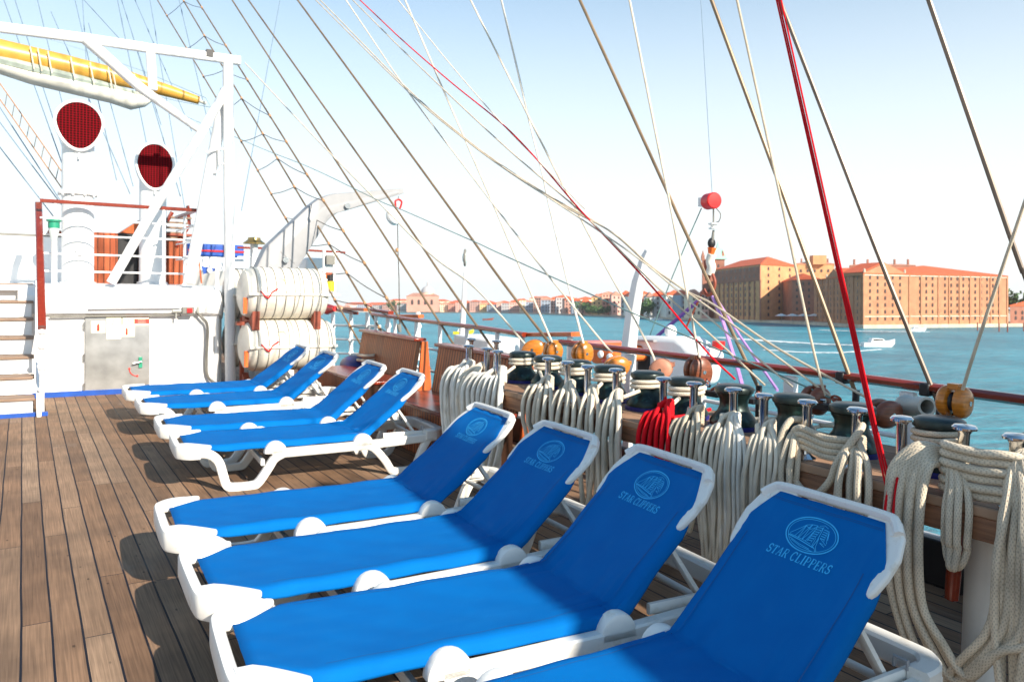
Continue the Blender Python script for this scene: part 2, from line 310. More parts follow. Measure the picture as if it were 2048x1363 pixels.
    def build(s, name, m, parent=None, loc=None, bevel=0, smooth=True, ship=True, sharp=38):
        """one mesh object; a top-level one gets its origin at loc (given in the frame its vertices are in)"""
        me = bpy.data.meshes.new(name)
        o = Vector(loc) if loc is not None else Vector((0, 0, 0))
        me.from_pydata([v - o for v in s.v], [], s.f)
        ul = me.uv_layers.new(name='UVMap')
        for lp in me.loops: ul.data[lp.index].uv = s.uv[lp.vertex_index]
        me.validate()
        bm_fix(me)
        if smooth:
            for p in me.polygons: p.use_smooth = True
            me.set_sharp_from_angle(angle=R(sharp))
        me.materials.append(m)
        ob = bpy.data.objects.new(name, me); COL.objects.link(ob)
        if parent is not None: ob.parent = parent
        else:
            ob.location = o
            if not ship: FIXED.add(ob.name)
        if bevel:
            bv = ob.modifiers.new('bevel', 'BEVEL'); bv.width = bevel; bv.segments = 2; bv.limit_method = 'ANGLE'; bv.angle_limit = R(40)
        return ob
import bmesh
def bm_fix(me):
    bm = bmesh.new(); bm.from_mesh(me); bmesh.ops.recalc_face_normals(bm, faces=bm.faces); bm.to_mesh(me); bm.free()
FIXED = set()     # objects given straight in world coordinates (shore, water, boats)
def tag(o, label=None, cat=None, group=None, kind=None):
    if label: o['label'] = label
    if cat: o['category'] = cat
    if group: o['group'] = group
    if kind: o['kind'] = kind
    return o
def thing(name, label, cat, loc=(0, 0, 0), rotz=0, group=None, ship=True):
    o = bpy.data.objects.new(name, None); COL.objects.link(o); o.location = loc; o.rotation_euler = (0, 0, rotz); o.empty_display_size = 0.1
    if not ship: FIXED.add(o.name)
    return tag(o, label, cat, group)
def copy_tree(o, parent=None):
    c = o.copy(); COL.objects.link(c)
    if parent is not None: c.parent = parent
    for ch in list(o.children): copy_tree(ch, c)
    return c
def cat_spline(pts, k=8):
    pts = [Vector(p) for p in pts]
    if len(pts) < 3: return pts
    out = []; P = [pts[0] * 2 - pts[1]] + pts + [pts[-1] * 2 - pts[-2]]
    for i in range(1, len(P) - 2):
        a, b, c, d = P[i - 1], P[i], P[i + 1], P[i + 2]
        for j in range(k):
            t = j / k; out.append(0.5 * ((2 * b) + (c - a) * t + (2 * a - 5 * b + 4 * c - d) * t * t + (3 * b - a - 3 * c + d) * t ** 3))
    out.append(pts[-1]); return out
# sight lines: a point on the photograph's grid met with a real plane of the ship
INV = SROT.transposed()
def ray(x, y): return INV @ Vector(((x - 1024) / FPX, 1, (615 - y) / FPX))
def onX(x, y, X): d = ray(x, y); p = d * (X / d.x); p.z += EYE; return p
def onY(x, y, Y): d = ray(x, y); p = d * (Y / d.y); p.z += EYE; return p
def onZ(x, y, Z): d = ray(x, y); p = d * ((Z - EYE) / d.z); p.z += EYE; return p
def slant(x, y, Xb, zb, k):
    d = ray(x, y); t = (Xb - (EYE - zb) * k) / (d.x + d.z * k); p = d * t; p.z += EYE; return p
def W(x, y, D): return Vector(((x - 1024) / FPX * D, D, EYE + (615 - y) / FPX * D))

# ================================================================ SETTING (ship)
DX0, DX1, DY0, DY1 = -7.0, 4.42, -9.0, 26.0
b = MB(); nx, ny = 12, 36
b.add([(DX0, DY0, 0), (DX1, DY0, 0), (DX1, DY1, 0), (DX0, DY1, 0)], [(0, 1, 2, 3)])
tag(b.build('deck', M['deck'], smooth=False), kind='structure')
b = MB().box((DX1 + 0.07, (DY0 + DY1) / 2, -0.02), (0.14, DY1 - DY0, 0.10)); tag(b.build('deck_edge', M['bluepaint'], bevel=0.01), kind='structure')
b = MB().box((DX1 - 0.3, (DY0 + DY1) / 2, -3.9), (0.6, DY1 - DY0, 7.7)); tag(b.build('hull_side', M['white']), kind='structure')

# ---------------------------------------------------------------- deckhouse
dh = thing('deckhouse', 'white deckhouse with rounded top edge behind the far loungers', 'deckhouse', (0.3, 12.0, 0))
b = MB()
# rounded box profile: front wall with a swollen duct along its top
prof = [(0.03, 0), (0.03, 1.08), (-0.06, 1.12), (-0.10, 1.22), (-0.08, 1.36), (0.0, 1.46), (0.12, 1.50), (4.5, 1.50), (4.5, 0)]
xs = [-0.35, 1.9, 2.05, 2.17, 2.24, 2.27]; ins = [0, 0, 0.03, 0.10, 0.22, 0.40]
rings = []
for x, i in zip(xs, ins):
    rings.append([Vector((x, y + i if y < 4 else y, z * (1 - i * 0.22) if z > 0 else 0)) for y, z in prof])
b.loft(rings); b.build('wall', M['white'], dh, sharp=30)
MB().box((0.95, -0.005, 0.035), (2.6, 0.03, 0.07)).build('blue_base_stripe', M['bluepaint'], dh)
MB().tube([(0.0, -0.03, 1.075), (1.3, -0.03, 1.085), (1.62, -0.04, 1.09)], 0.014).build('conduit', M['cablegrey'], dh)
MB().tube([(0.45, -0.12, 1.19), (1.6, -0.12, 1.20)], 0.012).build('handrail_bar', M['white'], dh)
MB().tube(cat_spline([(1.80, -0.05, 1.16), (1.9, -0.06, 1.05), (1.98, -0.05, 0.9), (1.97, -0.02, 0.3), (2.05, -0.02, 0.12), (2.2, 0.0, 0.05)]), 0.02).build('conduit', M['cablegrey'], dh)
jb = MB().box((1.70, -0.09, 1.16), (0.16, 0.09, 0.10)).build('junction_box', M['cablegrey'], dh, bevel=0.01)
MB().box((1.72, -0.142, 1.16), (0.07, 0.02, 0.06)).build('red_cover', M['red'], jb)
b = MB().tube([(1.50, -0.08, 1.15), (1.62, -0.08, 1.15)], 0.028).tube([(1.55, -0.08, 1.12), (1.55, -0.08, 1.04)], 0.012).tube([(1.84, -0.08, 1.12), (1.84, -0.08, 1.22)], 0.02); b.build('valve', M['pipegrey'], dh)
door = MB().box((0.815, 0.012, 0.565), (0.80, 0.03, 1.0)).build('door', M['panel'], dh, bevel=0.006)
b = MB()
for z in (0.12, 0.52, 0.95): b.tube([(0.405, -0.015, z - 0.05), (0.405, -0.015, z + 0.05)], 0.012)
b.build('hinge', M['panel'], door)
hd = MB().box((1.10, -0.012, 0.43), (0.045, 0.03, 0.15)).build('handle_plate', M['greenpaint'], door)
MB().tube([(1.11, -0.05, 0.44), (1.0, -0.06, 0.42)], 0.011).build('handle', M['steel'], hd)
def sign(x, z, w_, h_, m=M['sign'], y=-0.006): return MB().box((x, y, z), (w_, 0.008, h_)).build('sign', m, door)
s1 = sign(0.575, 0.93, 0.17, 0.16); MB().tube([(0.575, -0.012, 0.88), (0.575, -0.012, 0.95), (0.575, -0.012, 0.975)], [0.016, 0.016, 0.007]).build('extinguisher_mark', M['signred'], s1)
s2 = sign(0.765, 0.915, 0.18, 0.31); b = MB()
b.tube([(0.765 + 0.062 * math.cos(a), -0.0115, 0.835 + 0.055 * math.sin(a)) for a in [i * math.pi / 12 for i in range(24)]], 0.0035, 5, True); b.build('ring_mark', M['signgrey'], s2)
MB().tube([(0.765 + 0.026 * math.cos(a), -0.0115, 0.99 + 0.026 * math.sin(a)) for a in [0.3 + i * 0.27 for i in range(20)]], 0.005, 5).build('letter_mark', M['signgrey'], s2)
s3 = sign(0.94, 0.87, 0.17, 0.16); MB().tube([(0.925, -0.012, 0.82), (0.925, -0.012, 0.89), (0.925, -0.012, 0.915)], [0.013, 0.013, 0.006]).build('extinguisher_mark', M['signred'], s3)
s4 = sign(1.04, 1.0, 0.33, 0.11); MB().box((1.115, -0.012, 1.005), (0.19, 0.004, 0.065)).build('red_text_bar', M['signred'], s4)
b = MB()
for k in range(2): b.box((1.115, -0.0155, 0.99 + 0.03 * k), (0.10, 0.003, 0.009))
b.build('text_line', M['signpink'], s4)
MB().tube([(0.925 + 0.035 * math.cos(a), -0.0115, 1.0 + 0.035 * math.sin(a)) for a in [i * math.pi / 10 for i in range(20)]], 0.005, 5, True).build('no_entry_mark', M['signpink'], s4)
MB().box((1.06, -0.006, 1.083), (0.29, 0.008, 0.045)).build('sign', M['signpink'], door)
b = MB(); b.tube([(0.96 + 0.10 * math.cos(a) + 0.1, -0.010, 0.34 + 0.10 * math.sin(a)) for a in [math.pi * (1.0 + i / 24) for i in range(13)]], 0.006, 5)
b.ell((0.96, -0.01, 0.345), 0.014, 0.006, 0.016).ell((1.06, -0.01, 0.24), 0.014, 0.006, 0.016); b.build('arrow_mark', M['signred'], door)

# upper deck and things on it
b = MB().box((-1.2, 15.2, 1.455), (3.0, 6.4, 0.07)); tag(b.build('upper_deck', M['white']), kind='structure')

st = thing('ladder_stair', 'white stair with teak treads climbing to the upper deck at far left', 'stairs', (-0.9, 10.5, 0))
n_r = 7
for k in range(n_r):
    z0 = 0.215 * k; y0 = 0.27 * k
    MB().box((0, y0 + 0.02, z0 + 0.105), (2.0, 0.02, 0.195)).build('riser', M['white'], st)
    MB().box((0, y0 + 0.13, z0 + 0.2), (2.04, 0.30, 0.03)).build('tread', M['treadwood'], st, bevel=0.005)
b = MB().prism([(-0.12, 0.0), (0.05, 0), (1.95, 1.50), (1.65, 1.55), (0.0, 0.24), (-0.12, 0.12)], 0.05, (1.06, 0, 0), (0, 1, 0), (0, 0, 1)); b.build('stringer', M['white'], st, bevel=0.01)
MB().box((0.1, -0.01, 0.02), (2.1, 0.06, 0.05)).build('blue_base_stripe', M['bluepaint'], st)
hr = MB().sweep([(1.09, 0.0, 1.02), (1.09, 0.05, 1.08), (1.09, 2.3, 2.60), (1.09, 2.55, 2.62)], 0.085, 0.085).build('handrail', M['mahog'], st)
MB().tube([(1.09, 0.0, 0.05), (1.09, 0.02, 1.0)], 0.026).build('rail_post', M['white'], st)
for z in (0.30, 0.55, 0.80, 0.97): MB().ell((1.09, 0.01, z), 0.045, 0.045, 0.035).build('rail_knuckle', M['white'], st)

def railing(name, label, pts, zr, cap, zs, posts, capmat, capw=0.07, caph=0.045, r=0.013, pr=0.022):
    """pts: ship-plan points; one handrail cap, tubes below it and posts"""
    t = thing(name, label, 'railing', (pts[0][0], pts[0][1], zr)); o = t.location.copy()
    P = [Vector((p[0], p[1], zr)) - Vector(o) for p in pts]
    MB().sweep([p + Vector((0, 0, cap)) for p in P], capw, caph).build('handrail', capmat, t)
    for z in zs: MB().tube([p + Vector((0, 0, z)) for p in P], r).build('rail_bar', M['white'], t)
    for q in posts:
        v = Vector((q[0], q[1], zr)) - Vector(o)
        b = MB().tube([v, v + Vector((0, 0, cap - caph / 2))], pr)
        for z in zs: b.ell(v + Vector((0, 0, z)), pr * 1.5, pr * 1.5, pr * 1.5, 8, 6)
        b.lathe([(pr * 1.9, 0), (pr * 1.9, 0.02), (pr, 0.03)], 12, v); b.build('rail_post', M['white'], t)
    return t
railing('deck_railing', 'railing with mahogany handrail round the top of the white deckhouse', [(0.2, 12.4), (2.2, 12.4), (2.2, 14.2)], 1.5, 1.13, (0.18, 0.42, 0.68, 0.90),
        [(0.38, 12.4), (1.75, 12.4), (2.2, 13.4)], M['mahog'], capw=0.06, caph=0.05)

def cowl(x, y, zt, label, rad=0.2, size=1.0, collar=None, ew=0.285, eu=0.29, el=0.36):
    t = thing('ventilator_funnel', label, 'ventilator', (x, y, 1.5)); h = zt - 1.5
    egg = []
    for i in range(40):
        a = 2 * math.pi * i / 40; c, s_ = math.cos(a), math.sin(a)
        wq = ew
        egg.append((wq * c * size, (eu * s_ if s_ > 0 else el * s_) * size))
        if s_ < 0: egg[-1] = (egg[-1][0] * (1 - 0.14 * (-s_)), egg[-1][1])
    zc = h - 0.31 * size
    rings = []
    N = 40
    def circ(r, z): return [Vector((r * math.cos(2 * math.pi * i / N), 0, z)) for i in range(N)]
    # pipe
    b = MB().lathe([(rad * 1.15, 0), (rad * 1.15, 0.03), (rad, 0.04), (rad, zc - 0.30 * size), (rad * 1.02, zc - 0.12 * size)], 28)
    b.build('pipe', M['white'], t)
    # hood: egg outline lofted back and tapering
    e0 = [Vector((px * 1.08, -0.23, zc + pz * 1.08)) for px, pz in egg]
    e1 = [Vector((px * 1.08, -0.10, zc + pz * 1.08)) for px, pz in egg]
    e2 = [Vector((px * 1.0, 0.05, zc - 0.02 + pz * 0.98)) for px, pz in egg]
    e3 = [Vector((px * 0.7, 0.20, zc - 0.06 + pz * 0.75)) for px, pz in egg]
    e4 = [Vector((px * 0.2, 0.26, zc - 0.1 + pz * 0.3)) for px, pz in egg]
    MB().loft([e0, e1, e2, e3, e4]).build('hood', M['white'], t)
    g = MB().prism(egg, 0.02, (0, -0.236, zc), (1, 0, 0), (0, 0, 1)).build('grille', M['redmesh'], t, smooth=False)
    MB().tube([Vector((px * 1.04, -0.24, zc + pz * 1.04)) for px, pz in egg], 0.022 * size, 8, True).build('rim', M['white'], t)
    MB().tube([(0, -0.24, zc - 0.42 * size), (0, -0.26, zc - 0.50 * size)], 0.018).build('latch', M['white'], t)
    if collar:
        b = MB().lathe([(rad, collar), (rad * 1.22, collar), (rad * 1.22, collar + 0.03), (rad, collar + 0.03)], 28)
        for i in range(10):
            a = i * math.pi / 5; b.lathe([(0.018, -0.02), (0.018, 0.05)], 6, (rad * 1.14 * math.cos(a), rad * 1.14 * math.sin(a), collar))
        b.build('flange', M['white'], t)
    return t
cowl(0.67, 12.75, 4.06, 'nearer and taller white ventilator funnel with red grille mouth', 0.205, 1.0, 1.27)
b_ = bpy.data.objects['ventilator_funnel']; MB().lathe([(0.06, 0), (0.06, 0.05), (0.03, 0.06)], 14, (0.02, -0.205, 0.48), Matrix.Rotation(R(90), 3, 'X')).build('fitting', M['white'], b_)
cowl(1.86, 14.4, 3.80, 'farther and shorter white ventilator funnel with red grille mouth', 0.21, 1.0, None, 0.275, 0.33, 0.40)

lp = thing('deck_lamp', 'small green topped deck lamp on a white post beside the nearer funnel', 'lamp', (0.36, 12.25, 1.5))
MB().tube([(0, 0, 0), (0, 0, 0.58)], 0.03).build('lamp_post', M['white'], lp)
MB().lathe([(0.03, 0.58), (0.065, 0.74), (0.065, 0.77)], 14).build('lamp_glass', M['glass'], lp)
MB().lathe([(0.07, 0.76), (0.07, 0.84), (0.09, 0.85), (0.09, 0.87), (0.02, 0.88)], 14).build('lamp_cap', M['greenpaint'], lp)

# white gantry
g = thing('gantry_frame', 'white welded gantry of square tube standing over the deckhouse corner', 'gantry', (2.6, 12.0, 0)); O = Vector((2.6, 12.0, 0))
def gp(x, y): return onY(x, y, 12.0) - O
MB().sweep([gp(-260, 18), gp(0, 55), gp(170, 77), gp(300, 97), gp(480, 122)], 0.10, 0.12).build('crossbeam', M['white'], g)
MB().tube([gp(456, 122), (0.02, 0, 0)], 0.075, 14).build('post', M['white'], g)
MB().tube([gp(170, 77), gp(280, 175), gp(400, 262)], [0.08, 0.07, 0.045], 10).build('brace', M['white'], g)
MB().sweep([gp(300, 97), gp(306, 180)], 0.09, 0.11, (1, 0, 0)).build('brace', M['white'], g)
MB().tube([gp(452, 180), gp(400, 270), gp(300, 430), gp(222, 566)], 0.065, 10).build('brace', M['white'], g)
MB().tube([gp(458, 175) + Vector((0, 0.2, 0)), gp(378, 566)], 0.085, 10).build('brace', M['white'], g)
b = MB(); b.tube([gp(455, 298), gp(437, 298), gp(412, 305)], 0.018).tube([gp(437, 298), gp(438, 328), gp(455, 328)], 0.02).tube([gp(438, 328), gp(440, 340), gp(428, 346)], 0.015); b.build('step_bracket', M['whitedirty'], g)
MB().box(gp(418, 108), (0.09, 0.13, 0.10)).build('floodlight', M['black'], g)
MB().tube([(-0.16, 0.1, 0), (-0.16, 0.1, 1.9)], 0.03).build('pipe', M['white'], g)

# spar with sail
sp = thing('furled_sail_boom', 'buff yellow yard with a pale sail furled beneath it at upper left', 'boom', (1.0, 17.0, 5))
O = Vector((1.0, 17.0, 5))
def q(x, y, Y=17.0): return onY(x, y, Y) - O
path = [q(-420, 18), q(-200, 60), q(0, 104), q(130, 131), q(260, 160), q(340, 183), q(398, 201)]
MB().tube(path, [0.24, 0.25, 0.23, 0.20, 0.16, 0.12, 0.08], 16).build('spar', M['boom'], sp)
MB().tube([q(395, 200), q(412, 207)], 0.035).build('spar_tip', M['pipegrey'], sp)
rings = []
for x, yt, yb, th in [(-300, 80, 95, 0.2), (-60, 112, 128, 0.2), (60, 142, 168, 0.22), (150, 158, 190, 0.22), (220, 175, 206, 0.22), (262, 186, 220, 0.22), (290, 192, 214, 0.12), (305, 196, 203, 0.04)]:
    t_, b2 = q(x, yt), q(x, yb); m_ = (t_ + b2) / 2; hh = (t_ - b2).length / 2
    rings.append([m_ + Vector((0, th * math.cos(a), hh * math.sin(a))) for a in [k * math.pi / 6 for k in range(12)]])
MB().loft(rings).build('furled_sail', M['sail'], sp)
MB().tube([q(-60, 108) + Vector((0, -0.1, 0)), q(60, 138) + Vector((0, -0.12, 0)), q(200, 172) + Vector((0, -0.12, 0)), q(285, 190)], [0.10, 0.10, 0.08, 0.03], 8).build('sail_edge', M['sailgreen'], sp)
for x in (60, 75, 95, 140, 178, 214, 222, 265):
    y = 104 + (x / 398) * 97
    tt = q(x, y - 20 + x * 0.02); bb = q(x + 8, y + 26)
    MB().tube([tt + Vector((0, -0.26, 0)), bb + Vector((0, -0.26, 0))], 0.012, 5).build('gasket', M['cream'], sp)

# teak cabin and companion on the upper deck
bs = thing('bulwark_screen', 'plain white bulwark with dark capping behind the top of the stair', 'bulwark', (-1.2, 14.3, 1.5))
MB().box((0, 0, 0.36), (3.9, 0.05, 0.72)).build('panel', M['white'], bs)
MB().box((0, 0, 0.735), (3.95, 0.08, 0.03)).build('capping', M['cablegrey'], bs)
for k in range(4): MB().box((-0.55, -0.03, 0.16 + 0.13 * k), (0.10, 0.02, 0.07)).build('slat', M['teakorange'], bs)
cb = thing('teak_cabin', 'reddish teak cabin with a dark doorway on the upper deck', 'cabin', (1.6, 15.0, 1.5))
MB().box((-0.75, 0.0, 0.42), (1.0, 0.8, 0.84)).build('side_panel', M['slatx'], cb)
MB().box((0.45, 0.0, 0.42), (0.75, 0.8, 0.84)).build('side_panel', M['slatx'], cb)
MB().box((-0.09, -0.1, 0.42), (0.30, 0.5, 0.84)).build('doorway', M['black'], cb)
MB().prism([(-0.22, 0.85), (0.18, 1.15), (0.42, 0.95), (0.42, 0.85)], 0.7, (0, 0, 0), (1, 0, 0), (0, 0, 1)).build('roof', M['teakorange'], cb)
MB().box((0.48, -0.02, 0.86), (0.86, 0.9, 0.04)).build('roof_edge', M['rust'], cb)
sw = thing('teak_ladder', 'small teak stair above the reddish teak cabin', 'stairs', (2.1, 14.6, 2.3))
for k in range(5): MB().box((0.06 * k, 0.02 * k, 0.09 * k), (0.34, 0.16, 0.03)).build('tread', M['treadwood'], sw)
MB().sweep([(0.16, 0, -0.15), (0.38, 0.05, 0.25), (0.36, 0.1, 0.58)], 0.04, 0.06).build('side_rail', M['mahog'], sw)
MB().sweep([(-0.16, 0, -0.05), (0.10, 0.05, 0.45)], 0.04, 0.06).build('side_rail', M['mahog'], sw)

tb = thing('tender_boat', 'covered white tender with blue band stowed behind the gantry post', 'boat', (3.0, 18.0, 1.9)); O = Vector((3.0, 18.0, 1.9))
def q2(x, y, Y=18.0): return onY(x, y, Y) - O
a0, a1 = q2(366, 512), q2(475, 512); hb = q2(366, 488).z - a0.z
MB().box(((a0.x + a1.x) / 2, 0, a0.z + hb / 2), (a1.x - a0.x, 1.2, hb)).build('blue_cover', M['bluepaint'], tb, bevel=0.03)
MB().box(((a0.x + a1.x) / 2, -0.61, a0.z + hb * 0.45), (a1.x - a0.x, 0.02, 0.035)).build('red_line', M['red'], tb)
MB().loft([[Vector((xx, yy, zz)) for yy, zz in ((-0.55, a0.z), (-0.6, a0.z - 0.3), (-0.35, a0.z - 0.62), (0.35, a0.z - 0.62), (0.6, a0.z))] for xx in (a0.x - 0.2, a0.x + 0.4, a1.x)]).build('hull', M['white'], tb)
fl = thing('pennant', 'small blue pennant with a white dot on a short staff behind the gantry', 'flag', onY(403, 566, 16.0)); O = fl.location.copy()
MB().tube([(0, 0, 0), onY(398, 520, 16.0) - O], 0.015).build('staff', M['teakorange'], fl)
f0, f1, f2 = onY(403, 532, 16.0) - O, onY(440, 538, 16.0) - O, onY(407, 548, 16.0) - O
MB().loft([[f0, f0 * 0.4 + f1 * 0.3 + f2 * 0.3 + Vector((0, 0.03, 0)), f2], [p + Vector((0, 0.01, 0)) for p in (f0, f0 * 0.4 + f1 * 0.3 + f2 * 0.3 + Vector((0, 0.03, 0)), f2)]]).build('cloth', M['bluepaint'], fl)
MB().add([f0, f1, f2, f0 + Vector((0, .012, 0)), f1 + Vector((0, .012, 0)), f2 + Vector((0, .012, 0))], [(0, 1, 2), (3, 5, 4), (0, 3, 4, 1), (1, 4, 5, 2), (2, 5, 3, 0)]).build('cloth', M['bluepaint'], fl)
MB().lathe([(0.05, 0), (0.05, 0.01)], 12, (onY(419, 540, 15.98) - O), Matrix.Rotation(R(90), 3, 'X')).build('dot', M['white'], fl)
b = MB(); c = onY(508, 520, 15.0)
mv = thing('mushroom_vent', 'small brass mushroom ventilator above the stacked liferafts', 'ventilator', c)
MB().tube([(0, 0, -0.25), (0, 0, 0.30)], 0.07, 12).build('stem', M['white'], mv)
MB().lathe([(0.20, 0.30), (0.20, 0.32), (0.12, 0.38), (0.11, 0.42), (0.02, 0.43)], 18).build('cap', M['brass'], mv)
xr = thing('far_guard_rail', 'thin brown guard rail behind the white davit', 'railing', onY(475, 495, 17.0)); O = xr.location.copy()
MB().sweep([onY(475, 495, 17) - O, onY(560, 497, 17) - O, onY(690, 505, 17) - O], 0.05, 0.045).build('handrail', M['mahog'], xr)
MB().tube([onY(475, 514, 17) - O, onY(560, 516, 17) - O], 0.02).build('rail_bar', M['whitedirty'], xr)
lb = thing('white_locker', 'white locker with orange front under the white davit', 'locker', onY(635, 545, 15.0)); O = lb.location.copy()
MB().box((0, 0, 0.14), (0.6, 0.5, 0.28)).build('lid', M['white'], lb, bevel=0.04)
MB().box((0.0, 0, -0.07), (0.55, 0.45, 0.13)).build('front_panel', M['orange'], lb)
MB().box((-0.02, -0.23, -0.06), (0.10, 0.02, 0.08)).build('label_plate', M['white'], lb)
rk = thing('white_rack', 'white rack with a yellow canister beyond the stacked liferafts', 'rack', onY(665, 590, 14.0)); O = rk.location.copy()
def q3(x, y): return onY(x, y, 14.0) - O
for x in (648, 668): MB().tube([q3(x, 500), q3(x, 592)], 0.03).build('upright', M['white'], rk)
for y in (508, 532, 560, 590): MB().tube([q3(646, y), q3(680, y)], 0.022).build('crossbar', M['white'], rk)
MB().box(q3(658, 520), (0.16, 0.2, 0.16)).build('dark_box', M['cablegrey'], rk)
MB().lathe([(0.07, -0.09), (0.07, 0.09)], 14, q3(661, 572)).build('canister', M['yellow'], rk)
MB().lathe([(0.06, 0), (0.06, 0.12)], 14, q3(660, 562)).build('canister_cap', M['black'], rk)

# liferaft canisters
rw = {}
def liferaft(p0, p1, r, label):
    p0 = Vector(p0); p1 = Vector(p1); ax = (p1 - p0); L = ax.length; ax.normalize(); c = (p0 + p1) / 2
    t = thing('liferaft_canister', label, 'liferaft', (c.x, c.y, c.z - r), math.atan2(ax.y, ax.x), 'white liferaft canisters on the deck rack')
    rot = Matrix.Rotation(R(90), 3, 'Y')
    prof = [(0.02, -L / 2), (r * 0.55, -L / 2 + 0.01), (r * 0.86, -L / 2 + 0.06), (r, -L / 2 + 0.17), (r, L / 2 - 0.17), (r * 0.86, L / 2 - 0.06), (r * 0.55, L / 2 - 0.01), (0.02, L / 2)]
    MB().lathe(prof, 30, (0, 0, r), rot).build('shell', M['fibreglass'], t)
    b = MB().sweep([(-L / 2 + 0.05, -r - 0.003, r * 0.98), (L / 2 - 0.05, -r - 0.003, r * 0.98)], 0.03, 0.035); b.build('seam', M['fibreglass'], t)
    ns = 8
    for k in range(ns):
        x = -L / 2 + 0.17 + (L - 0.34) * k / (ns - 1)
        MB().tube([(x, (r + 0.003) * math.cos(a), r + (r + 0.003) * math.sin(a)) for a in [i * math.pi / 14 for i in range(28)]], 0.007, 5, True).build('strap', M['cablegrey'], t)
    MB().tube(cat_spline([(-L / 2 + 0.2, -r - 0.01, r * 1.1), (-L / 2 + 0.3, -r - 0.02, r * 0.85), (-L / 2 + 0.36, -r - 0.01, r * 1.05), (-L / 2 + 0.44, -r - 0.01, r * 1.2)]), 0.010, 6).build('painter_line', M['redrope'], t)
    MB().box((-L / 2 + 0.02, -r * 0.75, r * 0.55), (0.05, 0.03, 0.22)).build('orange_tag', M['orange'], t)
    MB().tube([(-L / 2 + 0.5 + 0.05 * math.cos(a), -r * 0.90, r * 1.45 + 0.05 * math.sin(a)) for a in [i * math.pi / 7 for i in range(14)]], 0.006, 5, True).build('maker_mark', M['signgrey'], t)
    return t
Yr = 11.35
pA, pB = onY(478, 585, Yr), onY(650, 588, Yr)
liferaft(pA, pB, 0.37, 'upper front white liferaft canister on the rusty rack')
pA2, pB2 = onY(480, 686, Yr), onY(664, 690, Yr)
liferaft(pA2, pB2, 0.37, 'lower front white liferaft canister directly above the deck')
liferaft(onY(448, 588, 12.3), onY(560, 588, 12.3), 0.38, 'upper rear liferaft canister mostly hidden behind the front pair')
liferaft(onY(448, 680, 12.3), onY(560, 684, 12.3), 0.38, 'lower rear liferaft canister mostly hidden behind the front pair')
c = onY(565, 637, Yr)
rr = thing('liferaft_rack', 'rusty brown cradle holding the white liferaft canisters', 'rack', (c.x, Yr, 0))
zc = c.z
for dx in (-0.45, 0.42):
    MB().prism([(-0.30, 0.12), (-0.12, -0.01), (0.12, -0.01), (0.30, 0.12), (0.30, -0.14), (-0.30, -0.14)], 0.10, (dx, 0, zc), (0, 1, 0), (0, 0, 1)).build('saddle', M['rust'], rr)
    MB().sweep([(dx, 0.5, 0), (dx, 0.5, zc)], 0.06, 0.06, (0, 1, 0)).build('upright', M['rust'], rr)
    MB().prism([(-0.32, 0.10), (-0.12, 0.0), (0.12, 0.0), (0.32, 0.10), (0.34, -0.03), (-0.34, -0.03)], 0.08, (dx, 0, 0.16), (0, 1, 0), (0, 0, 1)).build('saddle', M['rust'], rr)
MB().box((0, 0.0, zc - 0.06), (1.3, 0.10, 0.05)).build('crossbar', M['rust'], rr)
MB().box((0, -0.2, 0.06), (1.4, 0.08, 0.12)).build('base_bar', M['black'], rr)

# davit crane
O = Vector((3.4, 12.9, 0)); dv = thing('davit_crane', 'big white angular davit crane arm rising behind the liferafts', 'davit', O)
def q4(x, y): p = onY(x, y, 12.9) - O; return (p.x, p.z)
arm = [q4(500, 560), q4(512, 505), q4(625, 402), q4(798, 377), q4(800, 390), q4(655, 432), q4(600, 530), q4(590, 560)]
def prismY(poly, t, y=0): return MB().prism(poly, t, (0, y, 0), (1, 0, 0), (0, 0, 1))
def a3(x, y): p = q4(x, y); return Vector((p[0], 0, p[1]))
MB().sweep([a3(545, 556), a3(560, 515), a3(632, 428), a3(646, 416), a3(664, 408), a3(800, 383)], [0.66, 0.60, 0.38, 0.36, 0.33, 0.09], 0.30, (0, 1, 0), bev=0.08).build('arm', M['greysteel_shade'], dv)  # white arm drawn in grey: its shade is put into the colour
MB().sweep([a3(560, 515) + Vector((0.08, -0.153, 0)), a3(640, 424) + Vector((0.04, -0.153, 0)), a3(790, 386) + Vector((0, -0.153, 0))], [0.30, 0.16, 0.04], 0.012, (0, 1, 0)).build('arm_web', M['greysteel_shade'], dv)
p = q4(545, 545); MB().box((p[0], 0.0, p[1] / 2), (0.62, 0.4, p[1])).build('pedestal', M['white'], dv)
for x, y in ((565, 520), (687, 413)):
    p = q4(x, y); MB().lathe([(0.05, -0.02), (0.05, 0.03)], 12, (p[0], -0.18, p[1]), Matrix.Rotation(R(90), 3, 'X')).build('bolt', M['steel'], dv)
p0 = q4(797, 392)
hk = thing('davit_hook', 'red hook with white sheave hanging from the davit arm tip', 'hook', O + Vector((p0[0], 0, p0[1])))
def qh(x, y): p = onY(x, y, 12.9) - hk.location; return (p.x, 0, p.z)
MB().tube([qh(797, 392), qh(797, 399)], 0.012).build('shackle_pin', M['steel'], hk)
MB().tube(cat_spline([qh(792, 418), qh(791, 409), qh(791, 402), qh(797, 399), qh(803, 403), qh(802, 411), qh(799, 418)]), 0.018, 8).build('hook', M['red'], hk)
MB().lathe([(0.02, -0.05), (0.14, -0.045), (0.15, 0), (0.14, 0.045), (0.02, 0.05)], 20, qh(787, 434), Matrix.Rotation(R(70), 3, 'X') @ Matrix.Rotation(R(20), 3, 'Y')).build('sheave', M['white'], hk)
MB().tube([qh(795, 440), qh(796, 500), qh(798, 560), qh(799, 650)], 0.008, 6).build('fall_line', M['darkrope'], hk)
MB().ell(qh(794, 500), 0.03, 0.03, 0.04).build('toggle', M['serving'], hk)
